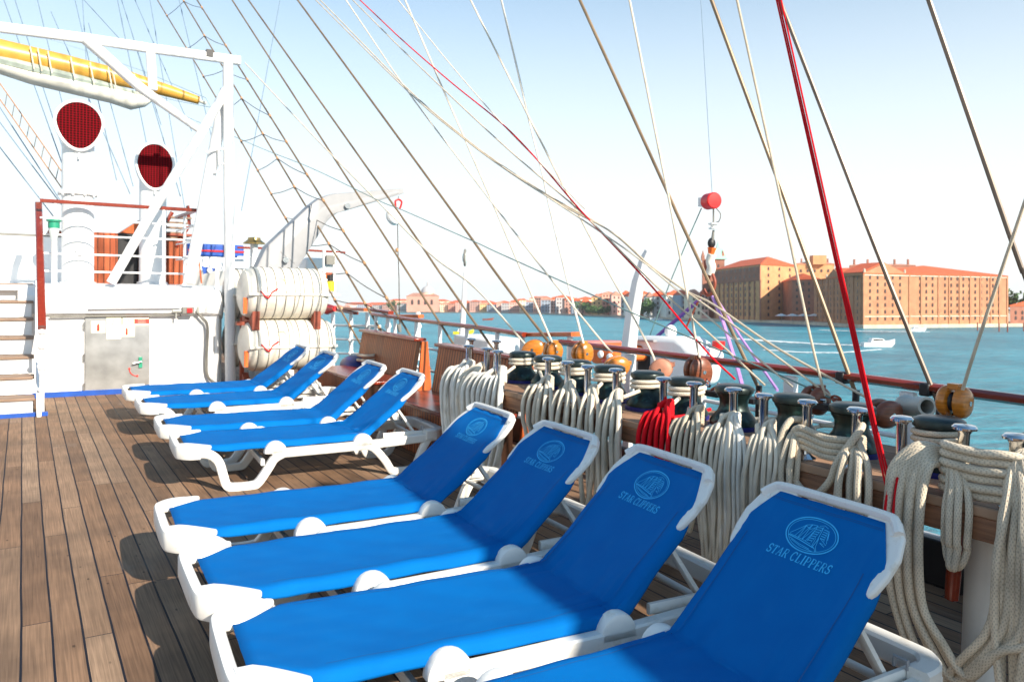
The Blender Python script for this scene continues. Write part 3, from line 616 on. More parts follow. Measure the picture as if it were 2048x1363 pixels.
MB().tube([qh(797, 648), qh(800, 664)], [0.05, 0.03], 8).build('weight', M['cablegrey'], hk)

# ================================================================ side railings, benches, pin rail
def stanchions(pts, n): return [Vector(pts[0]).lerp(Vector(pts[1]), i / n) for i in range(n + 1)]
SX = 4.42
rl = thing('ship_side_railing', 'long white side railing with mahogany handrail above the water, nearest the camera', 'railing', (SX, 2.0, 0))
P0 = [onX(1120, 684, SX), onX(1310, 706, SX), onX(1500, 730, SX), onX(1690, 752, SX), onX(1860, 775, SX), onX(2048, 800, SX), onX(2300, 832, SX)]
Oo = rl.location.copy()
hrp = [p - Oo for p in P0]
def seg_between(a, b_): return MB().sweep([a, b_], 0.085, 0.055, bev=0.6)
MB().sweep([hrp[0], hrp[1], hrp[2], hrp[3] + Vector((0, 0.03, 0))], 0.085, 0.055, bev=0.6).build('handrail', M['mahog'], rl)
MB().sweep([hrp[3] + Vector((0, -0.01, 0)), hrp[4] + Vector((0, 0.03, 0))], 0.085, 0.055, bev=0.6).build('handrail', M['mahog'], rl)
MB().sweep([hrp[4] + Vector((0, -0.01, 0)), hrp[5], hrp[6]], 0.085, 0.055, bev=0.6).build('handrail', M['mahog'], rl)
for k_ in (3, 4): MB().box(hrp[k_] + Vector((0.0, 0.01, -0.01)), (0.10, 0.06, 0.075)).build('rail_clamp', M['black'], rl, bevel=0.01)
for z in (0.25, 0.5, 0.78): MB().tube([Vector((0, hrp[0].y, z)), Vector((0, hrp[-1].y, z))], 0.016).build('rail_bar', M['white'], rl)
y = hrp[0].y - 0.2
while y > hrp[-1].y:
    MB().box((0, y, 0.53), (0.05, 0.09, 1.05)).build('rail_post', M['white'], rl, bevel=0.01); y -= 0.83
r2 = thing('ship_side_railing', 'farther white side railing with brown handrail beyond the slatted benches', 'railing', (SX, 8.0, 0)); Oo = r2.location.copy()
P1 = [onX(745, 628, SX), onX(830, 640, SX), onX(960, 655, SX), onX(1050, 669, SX)]
MB().sweep([p - Oo for p in P1], 0.08, 0.05, bev=0.5).build('handrail', M['mahog'], r2)
ya, yb = P1[0].y - Oo.y, P1[-1].y - Oo.y; zt = P1[1].z
for z in (0.25, 0.5, 0.78): MB().tube([Vector((0, ya, z)), Vector((0, yb, z))], 0.016).build('rail_bar', M['white'], r2)
for k in range(6):
    yy = ya + (yb - ya) * (k + 0.2) / 6.0
    b = MB().tube([(0, yy, 0), (0, yy, zt - 0.02)], 0.026)
    for z in (0.25, 0.5, 0.78): b.ell((0, yy, z), 0.04, 0.04, 0.04, 8, 6)
    b.build('rail_post', M['white'], r2)
g1 = thing('boarding_gate_rail', 'orange varnished gate rail end between the two side railings', 'railing', onX(1095, 669, 4.5)); Oo = g1.location.copy()
MB().sweep([onX(1040, 669, 4.5) - Oo, onX(1152, 668, 4.5) - Oo], 0.12, 0.045).build('handrail', M['teakorange'], g1)
for x in (1045, 1140): p = onX(x, 674, 4.5) - Oo; MB().tube([p, (p.x, p.y, -1.0)], 0.03).build('rail_post', M['white'], g1)
r3 = thing('ship_side_railing', 'farthest white side railing with stepped handrails beside the liferafts', 'railing', (4.6, 12.0, 0)); Oo = r3.location.copy()
for a, c, m_ in (((668, 618), (712, 626), 'mahog'), ((690, 617), (733, 619), 'teakorange'), ((740, 619), (782, 625), 'mahog'), ((775, 632), (842, 632), 'teakorange')):
    X_ = 4.7; MB().sweep([onX(*a, X_) - Oo, onX(*c, X_) - Oo], 0.09, 0.05).build('handrail', M[m_], r3)
for a, c in (((662, 650), (760, 652)), ((662, 678), (760, 680)), ((662, 706), (760, 708))): MB().tube([onX(*a, 4.7) - Oo, onX(*c, 4.7) - Oo], 0.02).build('rail_bar', M['white'], r3)
for x, yb_ in ((666, 740), (702, 740), (735, 690), (776, 690), (836, 720)):
    p = onX(x, 624, 4.7) - Oo; b = MB().tube([p, onX(x, yb_, 4.7) - Oo], 0.035)
    for yy in (652, 680, 706):
        if yy < yb_: b.ell(onX(x, yy, 4.7) - Oo, 0.055, 0.055, 0.05, 8, 6)
    b.build('rail_post', M['white'], r3)
rd = MB(); c0 = onX(655, 618, 4.2); tip = onX(670, 617, 4.2)
rd.tube([c0, tip], [0.09, 0.04], 12); tag(rd.build('red_cone', M['red'], loc=c0), 'small red cone at the end of the farthest handrail', 'cone')

# benches / teak lockers
def bench(label, xA, xB, ytopA, ytopB, z0, Xb, seatz=0.45, depth=0.55, orange_end=True):
    A, B_ = onX(xA, ytopA, Xb), onX(xB, ytopB, Xb)
    t = thing('teak_bench', label, 'bench', (Xb, (A.y + B_.y) / 2, 0)); Oo = t.location.copy()
    zt = (A.z + B_.z) / 2; y0, y1 = B_.y - Oo.y, A.y - Oo.y
    rot = Matrix.Rotation(R(-7), 3, 'Y')
    b = MB().prism([(-0.06, seatz), (-0.01, seatz), (0.07, zt - 0.03), (0.02, zt - 0.03)], y1 - y0, (0, (y0 + y1) / 2, 0), (1, 0, 0), (0, 0, 1)); b.build('backrest', M['slat'], t)
    MB().box((0.05, (y0 + y1) / 2, zt - 0.01), (0.16, y1 - y0 + 0.03, 0.035)).build('top_rail', M['mahog'], t, bevel=0.008)
    MB().prism([(-0.005, 0.0), (0.24, 0.0), (0.14, zt - 0.03), (0.065, zt - 0.03)], 0.03, (0, y0 - 0.018, 0), (1, 0, 0), (0, 0, 1)).build('end_panel', M['teakorange'], t)
    MB().prism([(-0.005, 0.0), (0.24, 0.0), (0.14, zt - 0.03), (0.065, zt - 0.03)], 0.03, (0, y1 + 0.018, 0), (1, 0, 0), (0, 0, 1)).build('end_panel', M['teakorange'], t)
    MB().box((-depth / 2 - 0.06, (y0 + y1) / 2, seatz + 0.01), (depth + 0.06, y1 - y0 + 0.04, 0.035)).build('seat', M['mahog'], t, bevel=0.006)
    MB().box((-depth / 2 - 0.06, (y0 + y1) / 2, seatz / 2), (depth, y1 - y0, seatz - 0.02)).build('locker_front', M['slat'], t)
    return t
bench('left teak bench with tall slatted back against the far railing', 722, 832, 660, 676, 0, 3.95)
bench('right teak bench with slatted back half hidden by the rope coils', 874, 1040, 690, 712, 0, 3.78)
b = MB(); p = onX(838, 832, 3.2)
cc = bpy.data.objects['teak_bench.001']; pl = p - cc.location
MB().box((-0.625, 0.55, 0.26), (0.012, 0.07, 0.12)).build('green_sign', M['greenpaint'], cc)
# folded chairs / gear behind first loungers
gr = thing('coiled_hose_pile', 'blue and grey folded gear on the deck beside the left bench', 'gear pile', onX(712, 730, 3.9)); Oo = gr.location.copy()
MB().ell((0, 0, 0.0), 0.2, 0.35, 0.14).build('blue_bag', M['navy'], gr)
MB().tube([(0.1 * math.cos(a), 0.22 * math.sin(a) - 0.4, 0.08 + 0.01 * a) for a in [i * 0.5 for i in range(26)]], 0.02).build('hose', M['tan'], gr)

# ---- pin rail
BX0, BX1, BZ = 3.03, 3.80, 0.85
BY0, BY1 = -0.6, 5.95
pr = thing('pin_rail', 'long weathered teak pin rail carrying belaying pins and capstans', 'pin rail', (3.2, 2.5, 0))
Oo = Vector((3.2, 2.5, 0)); yc = (BY0 + BY1) / 2 - 2.5; L_ = BY1 - BY0
MB().box(((BX0 + BX1) / 2 - 3.2, yc, BZ - 0.02), (BX1 - BX0, L_, 0.04)).build('top_plank', M['beam'], pr, bevel=0.006)
MB().box((BX0 + 0.045 - 3.2 + 0.006, yc, BZ - 0.086), (0.09, L_ - 0.02, 0.09)).build('front_beam', M['beamside'], pr, bevel=0.006)
MB().box((BX1 - 0.05 - 3.2, yc, BZ - 0.086), (0.09, L_ - 0.02, 0.09)).build('back_beam', M['beamside'], pr)
for yy in (1.62, 3.45, 5.5, -0.2):
    MB().lathe([(0.10, 0), (0.10, 0.012), (0.068, 0.015), (0.068, 0.64), (0.078, 0.64), (0.078, 0.70), (0.068, 0.70), (0.068, BZ - 0.13)], 22, (3.30 - 3.2, yy - 2.5, 0)).build('post', M['whitedirty'], pr)
for yy in (1.45, 3.3, 5.2): MB().box((0.35, yy - 2.5, BZ / 2 - 0.06), (0.05, 0.09, BZ - 0.15)).build('post', M['whitedirty'], pr)
# dark frame showing under the beam
tag(MB().box((4.36, 3.0, 0.13), (0.06, 14.0, 0.26)).build('bulwark', M['black'], loc=(4.36, 3.0, 0), bevel=0.01), 'low dark bulwark board along the deck edge under the side railing', 'bulwark')

PINY = [5.62, 5.35, 5.10, 4.488, 4.235, 3.985, 3.745, 3.291, 3.056, 2.798, 2.576, 2.344, 2.095, 1.856, 1.635, 1.432]
PX = 3.11
def pin_master():
    t = thing('belaying_pin', '', 'belaying pin', (PX, 0, BZ))
    MB().lathe([(0.050, 0.0), (0.050, 0.008), (0.038, 0.016), (0.024, 0.028), (0.0215, 0.05), (0.0215, 0.245), (0.028, 0.256), (0.045, 0.262), (0.046, 0.270), (0.038, 0.279), (0.012, 0.283)], 20).build('steel_pin', M['steel'], t)
    MB().lathe([(0.020, -0.42), (0.026, -0.415), (0.028, -0.32), (0.024, -0.14)], 14).build('wooden_handle', M['mahog'], t)
    return t
ordi = ['first', 'second', 'third', 'fourth', 'fifth', 'sixth', 'seventh', 'eighth', 'ninth', 'tenth', 'eleventh', 'twelfth', 'thirteenth', 'fourteenth', 'fifteenth', 'sixteenth', 'seventeenth', 'eighteenth', 'nineteenth', 'twentieth', 'twenty-first', 'twenty-second', 'twenty-third', 'twenty-fourth', 'twenty-fifth', 'twenty-sixth', 'twenty-seventh', 'twenty-eighth', 'twenty-ninth', 'thirtieth', 'thirty-first', 'thirty-second', 'thirty-third', 'thirty-fourth', 'thirty-fifth', 'thirty-sixth', 'thirty-seventh', 'thirty-eighth', 'thirty-ninth', 'fortieth']
pinlab = ['bearing the leftmost cream coil', 'behind the second cream coil, its head just showing', 'over the wide bright cream coil', 'at the left end of the short looped coils', 'with a small beige coil under the brass capstans', 'left of the pair sharing long beige strands', 'with long beige strands tied over it', 'with the flat red coil on it', 'right of the red coil', 'in front of the bare capstan with thin white rope', 'with a noose of cream rope round its neck', 'bare to its base beside the drooping loop', 'where the drooping loops cross', 'with red cord knotted at its foot', 'from which the big braided coil hangs', 'nearest the right edge of the photo']
pm = pin_master()
for i, yy in enumerate(PINY):
    o = pm if i == 0 else copy_tree(pm)
    o.location = (PX + 0.02 * math.sin(i * 2.3), yy, BZ)
    o.rotation_euler = (R(1.5 * math.sin(i * 1.7)), R(1.2 * math.cos(i * 2.9)), i * 1.1)
    tag(o, 'polished steel belaying pin ' + pinlab[i], 'belaying pin', 'belaying pins along the teak pin rail')
for i, (x, y_, X_) in enumerate([(941, 683, 3.5), (992, 684, 3.6)]):
    o = copy_tree(pm); p = onX(x, y_, X_); o.location = (X_, p.y, BZ); tag(o, 'back row steel pin standing behind the cream coils, the ' + ['left', 'right'][i] + ' one', 'belaying pin', 'belaying pins along the teak pin rail')

# capstans
CY = [1.45, 1.889, 2.315, 2.655, 3.058, 3.432, 3.782, 4.167, 4.545, 4.91, 5.271]
CXX = 3.42
def capstan_master():
    t = thing('capstan', '', 'capstan', (CXX, 0, BZ))
    MB().lathe([(0.140, 0.001), (0.140, 0.022), (0.134, 0.024)], 30).build('base_ring', M['navy'], t)
    MB().lathe([(0.132, 0.022), (0.131, 0.045), (0.112, 0.075), (0.088, 0.105), (0.078, 0.135), (0.080, 0.165), (0.096, 0.190), (0.098, 0.20)], 32).build('drum', M['bronze'], t)
    MB().lathe([(0.098, 0.198), (0.107, 0.206), (0.109, 0.222), (0.104, 0.236), (0.085, 0.246), (0.03, 0.250), (0.005, 0.250)], 32).build('cap', M['bronzetop'], t)
    return t
cm = capstan_master()
caplab = ['nearest the right edge of the photo', 'with two turns of rope behind the coil pin', 'bare, left of the red hoisting rope', 'bare and widest looking, between the ninth and tenth pins', 'bare, behind the white rope coil', 'with cream turns beside the brown pulley block', 'with cream turns just left of the one by the brown block', 'with cream turns under the long yellow block', 'with cream turns under the right round yellow block', 'with cream turns and a red base under the middle yellow block', 'farthest, small with cream turns at left']
for i, yy in enumerate(CY):
    o = cm if i == 0 else copy_tree(cm)
    o.location = (CXX, yy, BZ); o.rotation_euler = (0, 0, i * 1.3)
    tag(o, 'weathered bronze capstan ' + caplab[i], 'capstan', 'capstans on the teak pin rail')

# ropes: helpers
def topobj(mb, name, m, label, cat, group=None, loc=None):
    o = mb.build(name, m, loc=loc if loc is not None else mb.v[0].copy()); return tag(o, label, cat, group)
# turns round the capstans
for i, yy in enumerate(CY):
    if i in (2, 3, 4): continue
    b = MB(); pts = []
    nt_ = 2 if i > 1 else 2
    for k in range(int(16 * nt_) + 1):
        a = -0.6 + 2 * math.pi * k / 16; pts.append(Vector((CXX + 0.100 * math.cos(a), yy + 0.100 * math.sin(a), BZ + 0.135 + 0.030 * k / 16)))
    # tail to the pin rail
    near = min(PINY, key=lambda q_: abs(q_ - (yy - 0.22)))
    tail = [Vector((CXX - 0.1, yy - 0.04, BZ + 0.13)), Vector((PX + 0.12, (near + yy) / 2, BZ + 0.10)), Vector((PX + 0.02, near + 0.03, BZ + 0.07))]
    b.tube(pts, 0.0135, 8); b.tube(tail, 0.0125, 8)
    topobj(b, 'rope_turns', M['cream'] if i > 1 else M['tan'], 'rope wound on the capstan ' + caplab[i].replace('with cream turns', 'set').replace('just ', '').replace('and a red base ', ''), 'rope', 'ropes turned round the capstans')

rnd = random.Random(3)
def yat(x, y=905, X_=3.0): return onX(x, y, X_).y
def coil(label, xL, xR, pin, zb, r, m, n=7, ztop=0.99, group='rope coils hung on the belaying pins', fan=1.0, short=False, jit=1.0, zb2=None, splay=0.0):
    """n loops hung on a pin: up over the beam's edge, down its face, round and back"""
    yL, yR = max(yat(xL), yat(xR)), min(yat(xL), yat(xR)); b = MB()
    if not short: n = max(n, int((yL - yR) / (2.0 * r) * 0.62 + 0.5))
    N = 2 * n
    width = yL - yR
    ys = [yL - width * (k + 0.5) / N for k in range(N)]
    for i in range(n):
        a, c = ys[i], ys[i + n]
        if short: a, c = ys[i], ys[N - 1 - i]
        lay = (i % 3); X1 = BX0 - r * (1.05 + 1.5 * lay) - 0.004
        z_bot = (zb if zb2 is None else zb + (zb2 - zb) * i / max(1, n - 1)) + 0.05 * rnd.uniform(-1, 1) * jit
        zt_ = ztop - 0.012 * (n - 1 - i) * 0.9
        def side(y_, sgn):
            j = 0.013 * rnd.uniform(-1, 1) * jit
            py = pin + sgn * 0.018
            return [Vector((PX + 0.045, py, zt_ - 0.005)), Vector((PX + 0.004, pin + sgn * 0.042, zt_ + 0.01)), Vector((PX - 0.035, pin + (y_ - pin) * 0.35, zt_ - 0.01)),
                    Vector((BX0 + 0.01 - r * lay, pin + (y_ - pin) * 0.78, BZ + 0.045 + r * lay)), Vector((X1, y_, BZ - 0.03)), Vector((X1 - 0.012 * rnd.random() * jit, y_ + j, BZ - 0.15)),
                    Vector((X1 + 0.008, y_ + j * 1.5 + splay * (y_ - pin), (BZ - 0.15 + z_bot) / 2 + 0.03))]
        s1 = side(a, 1 if a > pin else -1); s2 = side(c, 1 if c > pin else -1)
        bl = Vector((X1 + 0.01, a * 0.7 + c * 0.3, z_bot + 0.02)); bm_ = Vector((X1 + 0.012, (a + c) / 2, z_bot)); br = Vector((X1 + 0.01, a * 0.3 + c * 0.7, z_bot + 0.02))
        if short: bl = Vector((X1, a * 0.8 + c * 0.2, z_bot + abs(a - c) * 0.28)); br = Vector((X1, a * 0.2 + c * 0.8, z_bot + abs(a - c) * 0.28))
        pts = s1 + [bl, bm_, br] + s2[::-1]
        b.tube(cat_spline(pts, 5), r * rnd.uniform(0.93, 1.05), 8)
    return topobj(b, 'rope_coil', m, label, 'rope coil', group, loc=(PX, pin, BZ))
coil('leftmost cream rope coil, hanging long beside the right teak bench', 884, 930, 5.62, 0.22, 0.016, M['creamwhite'], 5)
coil('cream rope coil behind the bright wide one, looping short under the beam', 908, 942, 5.35, 0.42, 0.015, M['cream'], 3, short=True)
coil('wide bright cream rope coil second from the left', 926, 1008, 5.12, 0.20, 0.0165, M['creamwhite'], 9)
coil('beige coil of short open loops at the left of the looped pair', 1042, 1104, 4.488, 0.50, 0.014, M['cream'], 6, zb2=0.58)
coil('small beige coil between the open loops and the long pair', 1100, 1160, 4.235, 0.44, 0.014, M['cream'], 6)
coil('long beige coil hanging behind the third nearest lounger top, left half', 1156, 1200, 3.985, 0.25, 0.0145, M['cream'], 5)
coil('long beige coil hanging behind the third nearest lounger top, right half', 1196, 1246, 3.745, 0.16, 0.0145, M['cream'], 6)
coil('flat bright red rope coil in two lobes', 1274, 1344, 3.291, 0.40, 0.0125, M['redrope'], 9)
coil('thin tan rope coil right of the red one', 1332, 1402, 3.056, 0.36, 0.0115, M['tan'], 9)
coil('thin off-white rope coil before the first bare capstan', 1396, 1466, 2.82, 0.22, 0.0115, M['cream'], 9)
coil('white rope coil spilling almost to the deck behind the second nearest lounger', 1440, 1492, 2.798, 0.10, 0.0105, M['creamwhite'], 8)
coil('cream rope coil with a noose at its pin', 1492, 1562, 2.576, 0.24, 0.0125, M['cream'], 9)
coil('narrow cream coil left of the drooping loop', 1562, 1594, 2.40, 0.32, 0.0135, M['tan'], 4)
coil('loose beige coil with crossing strands below the drooping loop', 1672, 1748, 2.095, 0.42, 0.0155, M['tan'], 5, splay=0.1)
# drooping swag between two pins
def swag(label, ya, yb, zb, r, m, n=3, x=3.0):
    b = MB()
    for i in range(n):
        zz = zb + 0.03 * i
        pts = [Vector((PX + 0.06, ya, 1.02 - 0.03 * i)), Vector((PX - 0.03, ya + 0.05, 1.02 - 0.03 * i)), Vector((BX0 - r, ya + 0.05 - 0.03 * i, BZ + 0.04)), Vector((BX0 - r * 1.3, ya * 0.85 + yb * 0.15, zz + 0.05)),
               Vector((BX0 - r * 1.5, (ya + yb) / 2, zz)), Vector((BX0 - r * 1.4, ya * 0.2 + yb * 0.8, zz + 0.08)), Vector((BX0 - r, yb + 0.02, BZ + 0.05)), Vector((PX - 0.03, yb - 0.03, 1.03)), Vector((PX + 0.04, yb, 1.05 - 0.02 * i))]
        b.tube(cat_spline(pts, 8), r, 10)
    return topobj(b, 'rope_swag', m, label, 'rope', loc=(PX, ya, BZ))
swag('thick tan rope drooping in a loop between the two bare pins', 2.36, 2.08, 0.72, 0.0165, M['tan'], 1)
b = MB()
for k in range(4):
    z = BZ + 0.05 + 0.028 * k
    b.tube(cat_spline([(PX - 0.04, 2.37, z), (PX - 0.045, 2.33, z + 0.02), (PX - 0.035, 2.22, z - 0.005), (PX - 0.04, 2.13, z), (PX + 0.02, 2.05, z)], 6), 0.0155, 8)
topobj(b, 'rope_wraps', M['tan'], 'tan rope wraps lying between the drooping loop pins', 'rope', loc=(PX, 2.2, BZ))
# wraps between last pins
b = MB()
for k in range(6):
    z = BZ + 0.03 + 0.034 * k; d_ = 0.012 * (k % 2)
    b.tube(cat_spline([(PX + 0.05, 1.665, z), (PX - 0.02, 1.685, z), (PX - 0.048 - d_, 1.62, z), (PX - 0.045 - d_, 1.53, z - 0.004), (PX - 0.048 - d_, 1.45, z + 0.004), (PX - 0.02, 1.38, z), (PX + 0.04, 1.40, z)], 6), 0.0165, 10)
topobj(b, 'rope_wraps', M['braid'], 'stack of thick braided wraps between the two nearest pins', 'rope', loc=(PX, 1.53, BZ))
# big braided coil
def bigcoil(label, tops, ends, zbot, r, m, pin):
    b = MB(); n = len(tops)
    for i, (ya, yb) in enumerate(zip(tops, ends)):
        X1 = BX0 - r * (1.1 + 1.3 * (i % 2)) - 0.012 * (i / n)
        zt_ = 1.03 - 0.009 * i
        pts = [Vector((PX + 0.03, pin, zt_ - 0.02)), Vector((PX - 0.05, pin + (ya - pin) * 0.45, zt_)), Vector((BX0 - 0.01, pin + (ya - pin) * 0.9, BZ + 0.09)), Vector((X1, ya, BZ - 0.03)),
               Vector((X1 - 0.01, ya - 0.004, 0.62)), Vector((X1 - 0.01, ya * 0.93 + yb * 0.07, 0.42)), Vector((X1 - 0.02, ya * 0.72 + yb * 0.28, 0.20 + 0.016 * i)), Vector((X1 - 0.02, (ya + yb) / 2, zbot + 0.018 * i)),
               Vector((X1 - 0.02, ya * 0.25 + yb * 0.75, 0.22 + 0.02 * i)), Vector((X1 - 0.01, yb, 0.45)), Vector((X1, yb - 0.01, 0.7)), Vector((BX0 - 0.01, yb - 0.02, BZ + 0.06)), Vector((PX - 0.01, yb - 0.03, BZ + 0.14))]
        b.tube(cat_spline(pts, 7), r, 12)
    return topobj(b, 'rope_coil', m, label, 'rope coil', 'rope coils hung on the belaying pins', loc=(PX, pin, BZ))
bigcoil('huge thick braided rope coil sweeping down nearly to the deck at right', [1.862, 1.842, 1.82, 1.798, 1.775, 1.752, 1.728, 1.706], [1.37, 1.39, 1.41, 1.43, 1.35, 1.33, 1.31, 1.29], 0.10, 0.0155, M['braid'], 1.70)
coil('short pair of braided loops inside the huge coil', 1884, 1948, 1.655, 0.60, 0.0145, M['braid'], 2, short=True, jit=0.2)
coil('thick braided coil cut by the right edge of the photo', 2002, 2085, 1.432, 0.12, 0.0155, M['braid'], 5, ztop=1.06)
# red hoist rope
b = MB()
for i, (x0, x1) in enumerate([(1553, 1763), (1557, 1767), (1562, 1771)]):
    bot = onX(1778 + 6 * i, 1000, BX0 - 0.02); top_ = slant(x0, 0, BX0, BZ, -0.05)
    mid = onX(1744 + 4 * i, 850, BX0 + 0.01)
    b.tube([top_ + (top_ - bot) * 1.2, top_, mid, bot, bot + Vector((0.01, -0.02, -0.05))], 0.0043, 8)
topobj(b, 'red_hoist_rope', M['redrope'], 'triple red rope running down from high above to the pin rail', 'rope', loc=onX(1776, 1000, BX0))
coil('loose red cord knotted at the foot of a pin beside the huge coil', 1774, 1806, 1.856, 0.60, 0.010, M['redrope'], 4, ztop=0.93)
# noose
b = MB().tube(cat_spline([(PX, 2.62, BZ + 0.02), (PX - 0.03, 2.60, 0.97), (PX - 0.045, 2.576, 0.93), (PX - 0.03, 2.545, 0.97), (PX, 2.52, BZ + 0.03)]), 0.012, 8)
topobj(b, 'rope_noose', M['cream'], 'small cream noose round the neck of a belaying pin', 'rope', loc=(PX, 2.576, BZ))

# lines lying across the beam
for i, (a, c, m_, lab) in enumerate([((1005, 748), (1150, 728), 'creamwhite', 'pale line stretched from the wide cream coil to the left capstans, upper'), ((1016, 750), (1120, 742), 'creamwhite', 'pale line stretched from the wide cream coil to the left capstans, lower'),
                                  ((1138, 762), (1178, 745), 'cream', 'beige line slanting under the fifth pin from the left'), ((1345, 835), (1420, 818), 'redrope', 'thin red line from the red coil across the planks'),
                                  ((1480, 838), (1610, 828), 'cream', 'cream line lying on the planks behind the noose coil'), ((1555, 862), (1690, 842), 'cream', 'second cream line on the planks behind the drooping loop'), ((1640, 850), (1700, 846), 'tan', 'short tan line ending at the bare capstan')]):
    p0_, p1_ = onZ(*a, 0.90), onZ(*c, 0.90)
    topobj(MB().tube([p0_, (p0_ + p1_) / 2 - Vector((0, 0, 0.01)), p1_], 0.011, 8), 'loose_line', M[m_], lab, 'rope')

# pulley blocks
def block(label, x, y, X_, r, m, rz=0, tilt=0, cheek=0.055, ry=1.15, gap=True, group='wooden pulley blocks behind the pin rail'):
    p = onX(x, y, X_); t = thing('pulley_block', label, 'pulley block', p, rz, group)
    rt = Matrix.Rotation(tilt, 3, 'X')
    for s_ in (-1, 1):
        b = MB(); rings = []
        for k, (sc_, off) in enumerate([(0.80, 0.0), (0.97, 0.006), (1.0, 0.018), (0.96, 0.032), (0.78, 0.043), (0.35, 0.049)]):
            rings.append([rt @ Vector((s_ * (0.012 + off * cheek / 0.045), r * sc_ * math.cos(a), r * ry * sc_ * math.sin(a))) for a in [i * math.pi / 12 for i in range(24)]])
        b.loft(rings); b.build('cheek', m, t)
    MB().lathe([(r * 0.7, -0.011), (r * 0.62, 0), (r * 0.7, 0.011)], 20, (0, 0, 0), rt @ Matrix.Rotation(R(90), 3, 'Y')).build('sheave', M['black'], t)
    MB().lathe([(0.012, -0.075), (0.012, 0.075)], 10, (0, 0, 0), rt @ Matrix.Rotation(R(90), 3, 'Y')).build('axle', M['steel'], t)
    b = MB().tube([rt @ Vector((0, 0.018 * math.cos(a), -r * ry - 0.01 + 0.03 * math.sin(a))) for a in [i * math.pi / 6 for i in range(12)]], 0.007, 6, True); b.build('shackle', M['steel'], t)
    b = MB().box(rt @ Vector((0, 0, r * ry * 0.95)), (0.05, 0.05, 0.03)).build('neck', m, t)
    return t
block('elongated yellow block lying left of the round yellow pair', 1066, 698, 3.9, 0.085, M['blockwood'], R(50), R(60), ry=1.25)
block('round yellow wooden block, left of the standing pair', 1106, 702, 3.85, 0.074, M['blockwood'], R(84), R(8))
block('round yellow wooden block, right of the standing pair', 1165, 706, 3.85, 0.080, M['blockwood'], R(84), R(4))
block('long ochre block lying flat behind the capstans', 1233, 733, 3.8, 0.08, M['blockwood'], R(70), R(70), ry=1.2)
block('faded pinkish block left of the large brown one', 1322, 738, 3.8, 0.075, M['blockpink'], R(40), R(60), ry=1.1)
block('large brown wooden block near the middle of the rail', 1396, 742, 3.75, 0.082, M['blockred'], R(80), R(-14), ry=1.2)
block('brown block peeking right of the widest bare capstan', 1630, 800, 3.75, 0.07, M['blockred'], R(80), R(20))
block('reddish block lying behind the red hoisting rope', 1765, 826, 3.75, 0.07, M['blockred'], R(80), R(75), ry=1.3)
block('orange brown block by the right edge handrail', 1909, 803, 3.75, 0.066, M['blockwood'], R(92), R(0), ry=1.15)
# grey pipe fairlead and iron bits
pf = thing('fairlead_pipe', 'grey bell mouthed pipe lying behind the red hoisting rope', 'pipe', onX(1812, 812, 3.95))
MB().lathe([(0.035, -0.02), (0.052, -0.02), (0.062, -0.005), (0.062, 0.02), (0.050, 0.05), (0.048, 0.20), (0.035, 0.20), (0.035, 0.0)], 22, (0, 0, 0), Matrix.Rotation(R(80), 3, 'X') @ Matrix.Rotation(R(-30), 3, 'Y')).build('pipe', M['pipegrey'], pf)
MB().lathe([(0.032, 0.01), (0.032, 0.03)], 18, (0, 0, 0), Matrix.Rotation(R(80), 3, 'X') @ Matrix.Rotation(R(-30), 3, 'Y')).build('dark_bore', M['black'], pf)
def shackle_pile(label, x, y, X_):
    t = thing('shackle_cluster', label, 'shackles', onX(x, y, X_)); rr_ = random.Random(int(x))
    for k in range(4):
        c = Vector((rr_.uniform(-.03, .03), rr_.uniform(-.09, .09), rr_.uniform(-.015, .03))); rm = Matrix.Rotation(rr_.uniform(0, 3), 3, 'Z') @ Matrix.Rotation(rr_.uniform(0, 3), 3, 'X')
        MB().tube([c + rm @ Vector((0.028 * math.cos(a), 0.018 * math.sin(a), 0)) for a in [i * math.pi / 7 for i in range(14)]], 0.0065, 6, True).build('shackle', M['steel'] if k % 2 else M['rust'], t)
    MB().box((0, 0, -0.04), (0.10, 0.14, 0.03)).build('pad_eye', M['black'], t)
shackle_pile('steel shackles behind the large brown block', 1428, 774, 3.7)
shackle_pile('tangle of steel shackles left of a bare capstan', 1655, 798, 3.72)
shackle_pile('dark shackles at the foot of the brown block', 1500, 786, 3.72)

